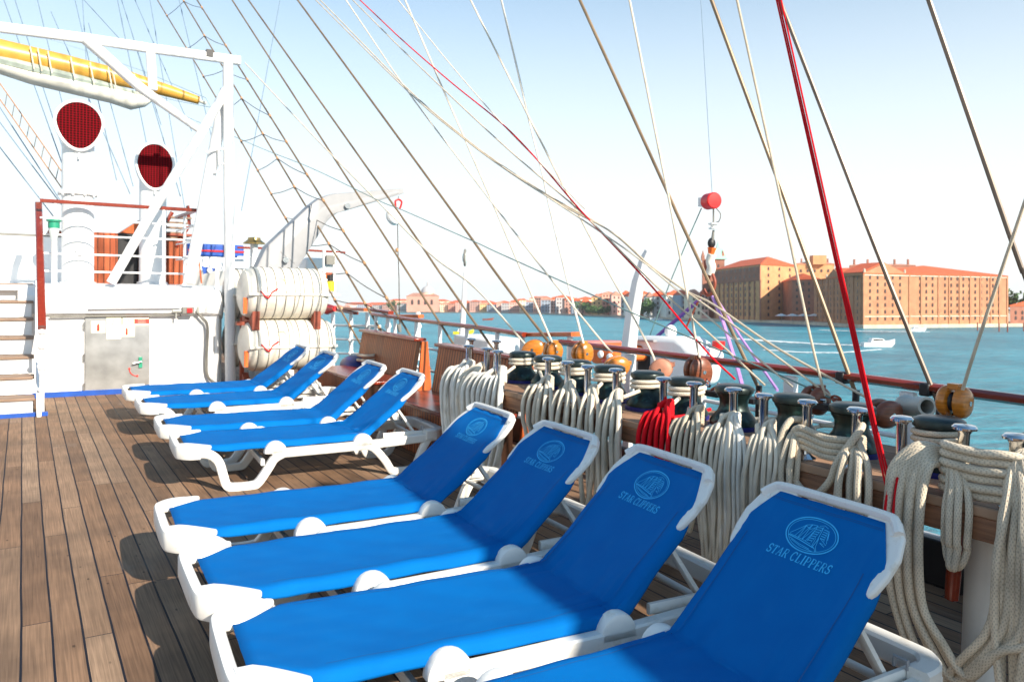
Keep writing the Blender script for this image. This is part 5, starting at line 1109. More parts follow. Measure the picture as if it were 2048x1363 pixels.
def make_lounger(seed, label, loc, rz, ang=46):
    global ANG, cosA, sinA
    ANG = R(ang); cosA, sinA = math.cos(ANG), math.sin(ANG)
    t = thing('sun_lounger', label, 'sun lounger', loc, rz, 'blue sling sun loungers lined up on the deck')
    WH = M['plastic']; S_ = 0.338
    sl = sling_mesh(seed).build('sling', M['sling'], t, sharp=80)
    so = sl.modifiers.new('thick', 'SOLIDIFY'); so.thickness = 0.003; so.offset = -1
    hb_ = MB()
    for t_ in (-0.80, 0.80):
        row = [(k, u) for k, u in sling_path() if not (k == 's' and u < 0.28) and not (k == 'b' and u > 0.50)]
        L_ = [(sling_surf(k, u, t_ - 0.006, seed) + path_pt(k, u)[1] * 0.0015, sling_surf(k, u, t_ + 0.006, seed) + path_pt(k, u)[1] * 0.0015) for k, u in row]
        hb_.add([p for pr_ in L_ for p in pr_], [(2 * i, 2 * i + 1, 2 * i + 3, 2 * i + 2) for i in range(len(L_) - 1)])
    for u in (0.655, 0.662): strip(hb_, [(-0.235, u), (0.235, u)], 0.0018, seed)
    hb_.build('hem_stitching', M['hem'], sl, smooth=False)
    emblem(seed).build('emblem', M['emblem'], sl, smooth=False)
    lettering(seed).build('lettering', M['emblem'], sl, smooth=False)
    # foot bar with rounded corners
    MB().sweep(cat_spline([(0.16, -S_ - 0.012, 0.318), (0.09, -S_ - 0.008, 0.318), (0.035, -0.30, 0.318), (0.012, -0.235, 0.318), (0.008, 0, 0.318), (0.012, 0.235, 0.318), (0.035, 0.30, 0.318), (0.09, S_ + 0.008, 0.318), (0.16, S_ + 0.012, 0.318)], 5), 0.050, 0.095).build('foot_bar', WH, t)
    for s_ in (-1, 1):
        y_ = s_ * S_
        poly = [(0.010, 0.17), (0.08, 0.17), (0.12, 0.20), (0.165, 0.245), (0.205, 0.288), (0.238, 0.328), (0.240, 0.350), (0.215, 0.364), (0.11, 0.367), (0.05, 0.345), (0.015, 0.28)]
        MB().prism([(x, s_ * yy) for x, yy in poly], 0.030, (0, 0, 0.352), (1, 0, 0), (0, 1, 0)).build('corner_plate', WH, t, bevel=0.009)
        fl_ = cat_spline([(0.12, y_, 0.315), (0.22, y_, 0.300), (0.29, y_, 0.24), (0.325, y_, 0.13), (0.355, y_, 0.045), (0.42, y_, 0.026), (0.54, y_, 0.026), (0.59, y_, 0.05), (0.66, y_, 0.15), (0.71, y_, 0.225), (0.78, y_, 0.262)], 5)
        lg_ = MB().sweep(fl_, 0.066, 0.052, (0, 1, 0)).build('leg', WH, t)
        MB().sweep([p + Vector((0, s_ * 0.026, 0)) for p in fl_[2:-3]], 0.036, 0.008, (0, 1, 0)).build('rib', WH, lg_)
        MB().sweep([(0.69, y_, 0.262), (0.80, y_, 0.264), (1.10, y_, 0.266), (1.46, y_, 0.270), (1.95, y_, 0.292), (2.08, y_, 0.300)], 0.056, 0.070, (0, 0, 1)).build('side_rail', WH, t)
        rl_ = cat_spline([(1.44, y_, 0.270), (1.52, y_, 0.24), (1.62, y_, 0.13), (1.68, y_, 0.036), (1.74, y_, 0.026), (1.84, y_, 0.026), (1.90, y_, 0.06), (1.96, y_, 0.20), (2.02, y_, 0.300)], 5)
        lg_ = MB().sweep(rl_, 0.062, 0.050, (0, 1, 0)).build('leg', WH, t)
        MB().sweep([p + Vector((0, s_ * 0.025, 0)) for p in rl_[4:-3]], 0.034, 0.008, (0, 1, 0)).build('rib', WH, lg_)
        for lx, rz_ in ((0.715, 0.090), (1.425, 0.098)):
            b = MB(); rings = []
            for (sc_, dy) in ((0.80, -0.040), (0.95, -0.034), (1.0, -0.022), (1.0, 0.012), (0.96, 0.023), (0.86, 0.028)):
                rings.append([Vector((lx + 0.088 * sc_ * math.cos(a), y_ + s_ * dy, 0.272 + (rz_ if math.sin(a) > 0 else 0.004) * sc_ * math.sin(a))) for a in [i * math.pi / 12 for i in range(24)]])
            b.loft(rings); b.build('hinge_bracket' if lx > 1 else 'edge_bracket', WH, t)
        # top corner plates of the backrest
        pol = [(0.42, 0.292), (0.50, 0.27), (0.56, 0.25), (0.66, 0.20), (0.685, 0.15), (0.733, 0.15), (0.733, 0.225), (0.715, 0.272), (0.66, 0.310), (0.58, 0.333), (0.50, 0.330), (0.44, 0.318), (0.41, 0.304)]
        MB().prism([(u, s_ * v) for u, v in pol], 0.030, (HX, 0, HZ) + Vector((sinA, 0, -cosA)) * 0.022 if False else Vector((HX, 0, HZ)) + Vector((sinA, 0, -cosA)) * 0.020, (cosA, 0, sinA), (0, 1, 0)).build('backrest_corner', WH, t, bevel=0.009)
        bk = [Vector((HX + u * cosA, s_ * 0.258, HZ + u * sinA)) + Vector((sinA, 0, -cosA)) * 0.034 for u in (0.0, 0.25, 0.48, 0.66)]
        MB().sweep(bk, 0.040, 0.040, (0, 1, 0)).build('backrest_side', WH, t)
        MB().lathe([(0.012, 0), (0.012, 0.006)], 12, Vector((HX + 0.66 * cosA, s_ * 0.27, HZ + 0.66 * sinA)) + Vector((-sinA, 0, cosA)) * -0.007, Matrix.Rotation(-ANG, 3, 'Y')).build('bolt_cap', WH, t)
        # prop arms
        a_ = Vector((HX + 0.36 * cosA, s_ * 0.24, HZ + 0.36 * sinA)) + Vector((sinA, 0, -cosA)) * 0.05; c_ = Vector((1.93, s_ * 0.25, 0.30))
        MB().sweep([a_, c_], 0.022, 0.040, (0, 1, 0)).build('prop_arm', WH, t)
        MB().sweep([(1.62, s_ * 0.285, 0.325), (2.08, s_ * 0.285, 0.325)], 0.022, 0.045).build('notched_rail', WH, t)
        MB().tube([(1.98, s_ * 0.30, 0.345), (1.98, s_ * 0.30, 0.375), (1.98, s_ * 0.25, 0.375), (1.98, s_ * 0.25, 0.34)], 0.008, 6).build('catch', M['greysteel_shade'], t)
    tb_ = [Vector((HX + u * cosA, v, HZ + u * sinA)) + Vector((sinA, 0, -cosA)) * 0.006 for u, v in ((0.66, -0.295), (0.700, -0.262), (0.716, -0.22), (0.718, 0), (0.716, 0.22), (0.700, 0.262), (0.66, 0.295))]
    MB().sweep(cat_spline(tb_, 4), 0.034, 0.046, (-sinA, 0, cosA), bev=0.6).build('top_bar', WH, t)
    MB().tube([(1.93, -0.26, 0.298), (1.93, 0.26, 0.298)], 0.016, 10).build('prop_bar', WH, t)
    MB().sweep(cat_spline([(1.98, -S_, 0.318), (2.06, -S_ + 0.01, 0.318), (2.12, -0.28, 0.318), (2.135, -0.2, 0.318), (2.135, 0.2, 0.318), (2.12, 0.28, 0.318), (2.06, S_ - 0.01, 0.318), (1.98, S_, 0.318)], 5), 0.078, 0.090).build('rear_bar', WH, t)
    b = MB().sweep([(0.62, -S_, 0.20), (0.62, S_, 0.20)], 0.03, 0.05); b.build('cross_brace', WH, t)
    return t
LG = [('farthest blue sun lounger, beside the liferafts', 0.976, 9.75, -2.0, 37.5), ('second farthest blue sun lounger, half hidden by the third', 1.0, 8.76, -1.7, 37.6),
      ('third farthest blue sun lounger, just behind the one showing its side frame', 1.006, 7.43, -3.3, 39.0), ('nearest of the far group of four loungers, whole side frame visible', 1.004, 6.56, -4.0, 40.0),
      ('farthest lounger of the near group of four, its emblem not readable', 0.62, 4.467, -3.2, 39.7), ('second lounger of the near group, emblem faint on a shaded back', 0.608, 3.567, -2.2, 41.6),
      ('second nearest lounger with a clear emblem and lettering', 0.585, 2.79, -5.0, 44.5), ('nearest lounger with the largest emblem, cut by the bottom edge', 0.612, 1.865, -1.8, 44.4)]
for i, (lab, x, y_, rz, an_) in enumerate(LG):
    make_lounger(i * 1.37, lab, (x, y_, 0), R(rz), an_)

# ================================================================ SHORE AND WATER (world frame)
WZ = EYE - 9.0
def water_material():
    m = bpy.data.materials.new('lagoon_water'); m.use_nodes = True; n = m.node_tree; L = n.links; b = n.nodes['Principled BSDF']
    b.inputs['Roughness'].default_value = 0.30; b.inputs['Specular IOR Level'].default_value = 0.12
    tc = n.nodes.new('ShaderNodeTexCoord')
    nz = n.nodes.new('ShaderNodeTexNoise'); nz.inputs['Scale'].default_value = 0.035; nz.inputs['Detail'].default_value = 5; L.new(tc.outputs['Object'], nz.inputs[0])
    rp = n.nodes.new('ShaderNodeValToRGB'); rp.color_ramp.elements[0].position = 0.38; rp.color_ramp.elements[1].position = 0.62
    rp.color_ramp.elements[0].color = (0.004, 0.150, 0.225, 1); rp.color_ramp.elements[1].color = (0.06, 0.37, 0.47, 1)
    L.new(rp.outputs[0], b.inputs['Base Color'])
    mp = n.nodes.new('ShaderNodeMapping'); mp.inputs['Scale'].default_value = (0.45, 1.25, 1); L.new(tc.outputs['Object'], mp.inputs[0])
    a = n.nodes.new('ShaderNodeTexNoise'); a.inputs['Scale'].default_value = 0.55; a.inputs['Detail'].default_value = 7; a.inputs['Roughness'].default_value = 0.62; L.new(mp.outputs[0], a.inputs[0])
    c = n.nodes.new('ShaderNodeTexNoise'); c.inputs['Scale'].default_value = 0.09; c.inputs['Detail'].default_value = 3; L.new(mp.outputs[0], c.inputs[0])
    L.new(mnode(n, 'ADD', mnode(n, 'MULTIPLY', nz.outputs[0], 0.45), mnode(n, 'MULTIPLY', a.outputs[0], 0.55)), rp.inputs[0])
    h_ = mnode(n, 'ADD', a.outputs[0], mnode(n, 'MULTIPLY', c.outputs[0], 1.6))
    bp = n.nodes.new('ShaderNodeBump'); bp.inputs['Strength'].default_value = 1.0; bp.inputs['Distance'].default_value = 2.2; L.new(h_, bp.inputs['Height']); L.new(bp.outputs[0], b.inputs['Normal'])
    return m
M['water'] = water_material()
b = MB(); b.add([(-3500, -300, WZ), (5000, -300, WZ), (5000, 7000, WZ), (-3500, 7000, WZ)], [(0, 1, 2, 3)])
tag(b.build('water', M['water'], smooth=False, ship=False, loc=(0, 400, WZ)), kind='structure')
def foam_material():
    m = bpy.data.materials.new('foam'); m.use_nodes = True; n = m.node_tree; L = n.links; b = n.nodes['Principled BSDF']
    b.inputs['Base Color'].default_value = (0.75, 0.8, 0.8, 1); b.inputs['Roughness'].default_value = 0.8
    tc = n.nodes.new('ShaderNodeTexCoord'); a = n.nodes.new('ShaderNodeTexNoise'); a.inputs['Scale'].default_value = 0.7; a.inputs['Detail'].default_value = 6; L.new(tc.outputs['Object'], a.inputs[0])
    uv = n.nodes.new('ShaderNodeUVMap'); sp_ = n.nodes.new('ShaderNodeSeparateXYZ'); L.new(uv.outputs[0], sp_.inputs[0])
    e = mnode(n, 'MULTIPLY', mnode(n, 'SUBTRACT', 1.0, sp_.outputs[0]), 0.5)
    s_ = mnode(n, 'ADD', a.outputs[0], e); mr = n.nodes.new('ShaderNodeMapRange'); mr.inputs[1].default_value = 0.55; mr.inputs[2].default_value = 0.78; L.new(s_, mr.inputs[0])
    L.new(mr.outputs[0], b.inputs['Alpha']); return m
M['foam'] = foam_material()
def wz_at(x, y): D = (EYE - WZ) * FPX / (y - 615.0); return W(x, y, D)
def wake(pts, label):
    """pts: (x, y, halfwidth m)"""
    vs = []; uvs = []; P = [wz_at(x, y) for x, y, _ in pts]
    for i, (p, (_, _, hw)) in enumerate(zip(P, pts)):
        t_ = (P[min(i + 1, len(P) - 1)] - P[max(0, i - 1)]).normalized(); n_ = Vector((-t_.y, t_.x, 0))
        for k in range(-3, 4): vs.append(p + n_ * hw * k / 3 + Vector((0, 0, 0.03 + 0.16 * (1 - abs(k) / 3)))); uvs.append((abs(k) / 3, 0))
    fs = [(i * 7 + j, i * 7 + j + 1, (i + 1) * 7 + j + 1, (i + 1) * 7 + j) for i in range(len(P) - 1) for j in range(6)]
    b = MB(); b.add(vs, fs, uvs); o = b.build('wake', M['foam'], ship=False, loc=P[0]); return tag(o, label, 'wake', kind='stuff')
wake([(1775, 692, 0.9), (1740, 691, 2.2), (1690, 690, 2.6), (1640, 688, 2.4), (1590, 685, 3.0), (1540, 682, 3.8), (1480, 678, 3.6), (1440, 675, 3.0)], 'broad white wake trailing the speeding motorboat')
wake([(1530, 700, 1.0), (1600, 705, 1.4), (1680, 706, 1.2), (1760, 699, 0.8)], 'thin outer wave of foam in front of the motorboat')
wake([(940, 690, 2.2), (1000, 700, 2.5), (1080, 712, 2.0)], 'patch of foam near the railing at centre left')
wake([(1640, 660, 2.0), (1700, 662, 2.5), (1860, 664, 2.0)], 'faint foam behind the small boat near the quay')
# boats
def boat(label, x, y, L_, cabin=True, hullm='white', face=1, name='motorboat'):
    p = wz_at(x, y); t = thing(name, label, 'boat', (p.x, p.y, WZ), 0, None, ship=False)
    rings = []
    for u, hw, z0, z1 in ((-0.5, 0.40, 0.0, 0.13), (-0.2, 0.46, -0.02, 0.13), (0.15, 0.42, -0.02, 0.16), (0.38, 0.24, 0.0, 0.20), (0.5, 0.03, 0.10, 0.24)):
        rings.append([Vector((face * u * L_, s1 * hw * L_ * 0.36, z * L_)) for s1, z in ((-1, z1), (-0.75, z0), (0.75, z0), (1, z1))])
    MB().loft(rings).build('hull', M[hullm], t)
    if cabin:
        MB().prism([(-0.25, 0.12), (0.20, 0.14), (0.08, 0.27), (-0.22, 0.28)], L_ * 0.22 / L_, (0, 0, 0), (face, 0, 0), (0, 0, 1)) if False else None
        pol = [(face * a * L_, c * L_) for a, c in ((-0.28, 0.12), (0.20, 0.15), (0.08, 0.25), (-0.24, 0.26))]
        MB().prism(pol, L_ * 0.24, (0, 0, 0), (1, 0, 0), (0, 0, 1)).build('cabin', M['white'], t)
        MB().prism([(face * a * L_, c * L_) for a, c in ((-0.22, 0.18), (0.12, 0.19), (0.07, 0.23), (-0.21, 0.235))], L_ * 0.245, (0, 0, 0), (1, 0, 0), (0, 0, 1)).build('window', M['black'], t)
    return t
boat('white motorboat speeding right with a long wake', 1757, 693, 7.5)
boat('small white motorboat crossing below the brick mill quay', 1835, 662, 6.5)
boat('white workboat moored beyond the lifeboat by the shore', 1312, 640, 9, face=-1)
boat('dark brown rowing boat low on the water left of centre', 976, 640, 8, cabin=False, hullm='rust', name='rowing_boat')
boat('yellow and white launch seen through the left railing', 927, 668, 7, cabin=True, hullm='yellow', name='launch')

# quay along the shore
shore = [(420, 624.2), (600, 624.0), (800, 624.4), (1000, 626), (1100, 628.5), (1250, 634), (1330, 638), (1420, 642), (1530, 645), (1630, 650), (1727, 656.5), (2027, 653), (2120, 652.5), (2500, 650)]
def D_at(y): return 9.0 * FPX / (y - 615.0)
M['stone'] = mat('istrian_stone', srgb(196, 180, 158), 0.8, var=0.2, scale=0.2)
M['ground'] = mat('quay_paving', srgb(170, 158, 144), 0.9, var=0.15, scale=0.05)
b = MB(); qz = WZ + 1.5; vs = []
for x, y in shore:
    p = W(x, y, D_at(y)); vs += [Vector((p.x, p.y, WZ - 1)), Vector((p.x, p.y, qz)), Vector((p.x + (x - 1024) * 1.2, p.y + 1800, qz))]
fs = []
for i in range(len(shore) - 1):
    a = i * 3; fs += [(a, a + 3, a + 4, a + 1), (a + 1, a + 4, a + 5, a + 2)]
b.add(vs, fs); tag(b.build('ground', M['stone'], smooth=False, ship=False, loc=(0, 900, qz)), kind='structure')

def brick(name, col, var=0.18, scale=0.25): return mat(name, col, 0.85, var=var, scale=scale, detail=6)
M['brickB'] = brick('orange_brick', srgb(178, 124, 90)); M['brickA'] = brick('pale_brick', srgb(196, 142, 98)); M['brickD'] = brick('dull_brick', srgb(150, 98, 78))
M['roof'] = mat('terracotta_roof', srgb(204, 92, 52), 0.85, var=0.16, scale=0.6)
M['roof2'] = mat('old_tile_roof', srgb(184, 130, 108), 0.9, var=0.2, scale=0.4)
M['dwin'] = mat('window_dark', srgb(70, 50, 46), 0.35, var=0.2, scale=0.3)
M['dwin2'] = mat('window_blue_dark', srgb(84, 84, 96), 0.3, var=0.2, scale=0.3)
M['copper'] = mat('green_copper', srgb(150, 196, 178), 0.7, var=0.15)
WINMESH = {}
def winmesh(w_, h_, arched=True):
    k = (round(w_, 2), round(h_, 2), arched)
    if k in WINMESH: return WINMESH[k]
    pts = [(-w_ / 2, 0), (w_ / 2, 0), (w_ / 2, h_ * 0.75)] + ([(w_ * 0.25, h_ * 0.95), (0, h_), (-w_ * 0.25, h_ * 0.95)] if arched else [(w_ / 2, h_), (-w_ / 2, h_)]) + [(-w_ / 2, h_ * 0.75)]
    b = MB(); b.prism(pts, 0.3, (0, 0, 0), (1, 0, 0), (0, 0, 1)); me = bpy.data.meshes.new('window'); me.from_pydata(b.v, [], b.f); bm_fix(me); me.materials.append(M['dwin']); WINMESH[k] = me; return me
def wall_windows(t, A, B_, z0, z1, cols, rows, w_, h_, extra, limit, arched=True, m0=0.06, skip=None):
    """windows on the wall from A to B (local), each one an object up to the limit, the rest one mesh"""
    d = (B_ - A); L_ = d.length; d.normalize(); ang = math.atan2(d.y, d.x); me = winmesh(w_, h_, arched); rest = MB(); n = 0
    for r_ in range(rows):
        for c in range(cols):
            if skip and skip(r_, c): continue
            f = m0 + (1 - 2 * m0) * (c + 0.5) / cols; p = A + d * (L_ * f); z = z0 + (z1 - z0) * (r_ + 0.35) / rows
            if n < limit:
                o = bpy.data.objects.new('window', me); COL.objects.link(o); o.parent = t; o.location = (p.x, p.y, z); o.rotation_euler = (0, 0, ang)
            else:
                rm = Matrix.Rotation(ang, 3, 'Z'); rest.add([rm @ Vector(v.co) + Vector((p.x, p.y, z)) for v in me.vertices], [tuple(pp.vertices) for pp in me.polygons])
            n += 1
    if rest.v: tag(rest.build('window', M['dwin'], t, smooth=False), kind='stuff')
    return n
def hip_roof(t, q, z1, rh, m, over=0.6, inset=0.35):
    """q: four plan corners (local) counter-clockwise; ridge along the longer side"""
    c = sum(q, Vector((0, 0, 0))) / 4; e = [c + (p - c) * (1 + over / max(3, (p - c).length)) for p in q]
    e0 = [Vector((p.x, p.y, z1)) for p in e]; e1 = [Vector((p.x, p.y, z1 + 0.4)) for p in e]
    if (q[1] - q[0]).length >= (q[2] - q[1]).length: a = (q[0] + q[3]) / 2; b_ = (q[1] + q[2]) / 2; o1 = (0, 3); 
    else: a = (q[0] + q[1]) / 2; b_ = (q[2] + q[3]) / 2; o1 = (0, 1)
    r0 = a.lerp(b_, inset * 0.6); r1 = a.lerp(b_, 1 - inset * 0.6); r0 = Vector((r0.x, r0.y, z1 + rh)); r1 = Vector((r1.x, r1.y, z1 + rh))
    b = MB(); vs = e0 + e1 + [r0, r1]
    if o1 == (0, 3): fs = [(4, 5, 9, 8), (5, 6, 9), (6, 7, 8, 9), (7, 4, 8)]
    else: fs = [(4, 5, 8), (5, 6, 9, 8), (6, 7, 9), (7, 4, 8, 9)]
    fs += [(0, 1, 5, 4), (1, 2, 6, 5), (2, 3, 7, 6), (3, 0, 4, 7), (0, 3, 2, 1)]
    b.add(vs, fs); return b.build('roof', m, t, smooth=False)
def building(name, label, P, z0, z1, wallm, roofm, rh, cat='building', group=None, ship=False):
    """P: four world plan points"""
    base = (P[0] + P[1]) / 2; t = thing(name, label, cat, (base.x, base.y, z0), 0, group, ship=False)
    q = [Vector((p.x - base.x, p.y - base.y, 0)) for p in P]
    b = MB(); b.loft([[Vector((p.x, p.y, 0)) for p in q], [Vector((p.x, p.y, z1 - z0)) for p in q]]); b.build('wall', wallm, t, smooth=False)
    if roofm: hip_roof(t, q, z1 - z0, rh, roofm)
    return t, q
def flat(x, D): return Vector(((x - 1024) / FPX * D, D, 0))
def top_z(y, D): return EYE + (615 - y) / FPX * D
# main mill, right block
zB = top_z(548, 345)
C0, C1, C2 = flat(1727, 342), flat(2014, 372), flat(1628, 430); C3 = C2 + (C1 - C0)
t, q_ = building('brick_mill', 'large orange brick mill block at right with long sunlit front', [C0, C1, C3, C2], qz, zB, M['brickB'], M['roof'], 5.5)
hgt = zB - qz
n1 = wall_windows(t, q_[0] + (q_[1] - q_[0]) * 0.31, q_[1], 0.8, hgt - 0.3, 14, 7, 0.95, 1.7, 0, 98)
wall_windows(t, q_[0], q_[0] + (q_[1] - q_[0]) * 0.28, 0.8, hgt - 0.3, 5, 7, 0.95, 1.7, 0, 0)
wall_windows(t, q_[3], q_[0], 0.8, hgt - 0.3, 12, 7, 1.0, 1.9, 0, 0)
b = MB(); d = (q_[1] - q_[0]).normalized(); nrm = Vector((d.y, -d.x, 0)); LB = (q_[1] - q_[0]).length; ang = math.atan2(d.y, d.x)
for f in (0.0, 0.30, 0.38, 0.50, 0.575, 0.65, 0.725, 0.80, 0.875, 0.94, 1.0): MB().box(q_[0] + d * (LB * f) + nrm * 0.1 + Vector((0, 0, hgt / 2)), (0.8, 0.5, hgt - 0.1), Matrix.Rotation(ang, 3, 'Z')).build('pilaster', M['brickB'], t, smooth=False)
d3 = (q_[3] - q_[0]).normalized(); n3 = Vector((-d3.y, d3.x, 0)); L3 = (q_[3] - q_[0]).length; ang3 = math.atan2(d3.y, d3.x)
for k in range(8): MB().box(q_[0] + d3 * (L3 * (k + 0.3) / 8) + n3 * 0.1 + Vector((0, 0, hgt / 2)), (0.8, 0.5, hgt - 0.1), Matrix.Rotation(ang3, 3, 'Z')).build('pilaster', M['brickB'], t, smooth=False)
b = MB()
for z in (3.6, hgt - 0.5): b.box((q_[0] + q_[1]) / 2 + nrm * 0.12 + Vector((0, 0, z)), (LB, 0.35, 0.5), Matrix.Rotation(ang, 3, 'Z'))
b.build('string_course', M['stone'], t, smooth=False)
# gables
def gable(t, A, B_, z1, hh, m, depth=14, n_=None):
    d_ = (B_ - A).normalized(); L_ = (B_ - A).length; nr = n_ if n_ is not None else Vector((d_.y, -d_.x, 0))
    o = A + nr * (-depth / 2 + 0.25); MB().prism([(0, z1 - 0.5), (L_, z1 - 0.5), (L_, z1 + 0.6), (L_ / 2, z1 + hh), (0, z1 + 0.6)], depth, o, d_, (0, 0, 1)).build('gable', m, t, smooth=False)
    rf = MB().prism([(-0.4, z1 + 0.6), (L_ / 2, z1 + hh + 0.1), (L_ + 0.4, z1 + 0.6), (L_ + 0.4, z1 + 0.9), (L_ / 2, z1 + hh + 0.5), (-0.4, z1 + 0.9)], depth - 0.6, o - nr * 0.7, d_, (0, 0, 1)).build('gable_roof', M['roof'], t, smooth=False)
    MB().lathe([(0.5, 0), (0.5, 1.2), (0.2, 1.8)], 8, A + Vector((0, 0, z1 + 0.6))).build('finial', M['stone'], t)
    MB().lathe([(0.5, 0), (0.5, 1.2), (0.2, 1.8)], 8, B_ + Vector((0, 0, z1 + 0.6))).build('finial', M['stone'], t)
gable(t, q_[0] + d * 0.5, q_[0] + d * (LB * 0.27), hgt, 5.0, M['brickB'])
gable(t, q_[3] + (q_[0] - q_[3]) * 0.30, q_[3] + (q_[0] - q_[3]) * 0.62, hgt, 4.5, M['brickB'], 12)
# left block
zA = top_z(529, 470)
A0, A1, A2 = flat(1521, 470), flat(1594, 492), flat(1430, 540); A3 = A2 + (A1 - A0)
t, q_ = building('brick_mill', 'left brick mill block with pale sunlit end and shaded ribbed front', [A0, A1, A3, A2], qz, zA, M['brickA'], M['roof'], 6.5)
hgt = zA - qz
wall_windows(t, q_[0], q_[1], 1.0, hgt - 0.5, 3, 8, 1.6, 2.0, 0, 24); wall_windows(t, q_[3], q_[0], 1.0, hgt - 0.5, 9, 8, 1.5, 2.4, 0, 72)
d3 = (q_[3] - q_[0]).normalized(); n3 = Vector((-d3.y, d3.x, 0)); L3 = (q_[3] - q_[0]).length; ang3 = math.atan2(d3.y, d3.x); b = MB()
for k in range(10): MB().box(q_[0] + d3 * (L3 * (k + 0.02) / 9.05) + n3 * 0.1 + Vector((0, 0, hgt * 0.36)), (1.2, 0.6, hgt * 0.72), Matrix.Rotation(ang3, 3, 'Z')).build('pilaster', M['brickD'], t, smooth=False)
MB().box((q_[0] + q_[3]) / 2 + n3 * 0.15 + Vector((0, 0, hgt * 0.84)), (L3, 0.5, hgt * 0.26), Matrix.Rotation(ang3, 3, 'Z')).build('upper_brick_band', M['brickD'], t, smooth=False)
wall_windows(t, q_[3] + n3 * 0.35, q_[0] + n3 * 0.35, hgt * 0.73, hgt - 0.3, 9, 2, 1.5, 2.2, 0, 0)
# link building between the blocks
K0, K1 = flat(1585, 455), flat(1640, 440)
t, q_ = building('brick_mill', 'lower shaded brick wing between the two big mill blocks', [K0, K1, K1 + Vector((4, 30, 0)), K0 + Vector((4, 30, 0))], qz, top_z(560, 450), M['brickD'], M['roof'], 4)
wall_windows(t, q_[0], q_[1], 1.0, top_z(560, 450) - qz - 0.5, 4, 6, 1.3, 1.8, 0, 24)
t, q_ = building('brick_mill', 'tall tan building rising behind the mill wing', [flat(1590, 520), flat(1668, 520), flat(1668, 560), flat(1590, 560)], qz, top_z(528, 520), M['brickA'], M['roof2'], 3)
wall_windows(t, q_[0], q_[1], 22, top_z(528, 520) - qz - 1, 5, 2, 1.5, 2.0, 0, 10); MB().box((2, -1, top_z(520, 520) - qz), (9, 6, 6)).build('turret', M['brickA'], t, smooth=False)
b = MB()
for k in range(6): b.box((-12 + 4.4 * k, 3, top_z(524, 520) - qz), (0.9, 0.9, 5))
b.build('chimney', M['brickD'], t, smooth=False)
t, q_ = building('annex', 'flat row of rooftops and chimneys behind the right mill block', [flat(1700, 520), flat(1830, 520), flat(1830, 550), flat(1700, 550)], qz, top_z(531, 520), M['brickD'], M['roof2'], 2)
for k in range(5): MB().box((-18 + 9 * k, 2, top_z(527, 520) - qz + 1), (1.1, 1.1, 4)).build('chimney', M['brickD'], t, smooth=False)
# tower
T0, T1 = flat(1405, 560), flat(1449, 560)
t, q_ = building('mill_tower', 'slim brick tower with green copper spire at the left end of the mill', [T0, T1, T1 + Vector((3, 14, 0)), T0 + Vector((3, 14, 0))], qz, top_z(518, 560), M['brickD'], None, 0)
wall_windows(t, q_[0], q_[1], 4, top_z(518, 560) - qz - 3, 2, 8, 1.4, 2.2, 0, 16)
zt_ = top_z(518, 560) - qz; c = (q_[0] + q_[1]) / 2 + Vector((4.5, 5, 0)); hz = top_z(496, 560) - top_z(518, 560)
MB().loft([[c + Vector((a * 5.4, b_ * 6, zt_)) for a, b_ in ((-1, -1), (1, -1), (1, 1), (-1, 1))], [c + Vector((a * 2.6 , b_ * 2.6, zt_ + hz)) for a, b_ in ((-1, -1), (1, -1), (1, 1), (-1, 1))]]).build('copper_roof', M['copper'], t, smooth=False)
MB().loft([[c + Vector((a * 1.2, b_ * 1.2, zt_ + hz)) for a, b_ in ((-1, -1), (1, -1), (1, 1), (-1, 1))], [c + Vector((a * 0.1, b_ * 0.1, zt_ + hz * 1.7)) for a, b_ in ((-1, -1), (1, -1), (1, 1), (-1, 1))]]).build('spire', M['copper'], t, smooth=False)
for dx in (-7.4, 7.0): MB().loft([[Vector((dx + a * 1.1, 1 + b_ * 1.1, zt_ - 1)) for a, b_ in ((-1, -1), (1, -1), (1, 1), (-1, 1))], [Vector((dx + a * 1.1, 1 + b_ * 1.1, zt_ + 2)) for a, b_ in ((-1, -1), (1, -1), (1, 1), (-1, 1))], [Vector((dx + a * .1, 1 + b_ * .1, zt_ + 6.5)) for a, b_ in ((-1, -1), (1, -1), (1, 1), (-1, 1))]]).build('pinnacle', M['brickD'], t, smooth=False)
# cafe canopies on the quay
cp = thing('quay_canopy', 'white canopy row on the quay in front of the mill wing', 'canopy', (flat(1592, 425).x, 425, qz), ship=False)
for k in range(4):
    MB().loft([[Vector((-8 + 6 * k + a * 2.9, b_ * 2.5, 3.0)) for a, b_ in ((-1, -1), (1, -1), (1, 1), (-1, 1))], [Vector((-8 + 6 * k + a * .4, b_ * .4, 4.2)) for a, b_ in ((-1, -1), (1, -1), (1, 1), (-1, 1))]]).build('canopy_top', M['white'], cp, smooth=False)
    MB().tube([(-8 + 6 * k, 0, 0), (-8 + 6 * k, 0, 3.2)], 0.15).build('pole', M['cablegrey'], cp)
# mooring poles
for i, (x, y) in enumerate([(1955, 661), (1998, 663), (2015, 664), (2047, 662)]):
    p = wz_at(x, y); tag(MB().tube([(p.x, p.y, WZ - 1), (p.x, p.y, WZ + 3.2)], 0.22, 8).build('mooring_pole', M['rust'], ship=False, loc=(p.x, p.y, WZ)), 'dark mooring pole in the water at right, %s from the left' % ordi[i], 'pole', 'mooring poles off the quay')
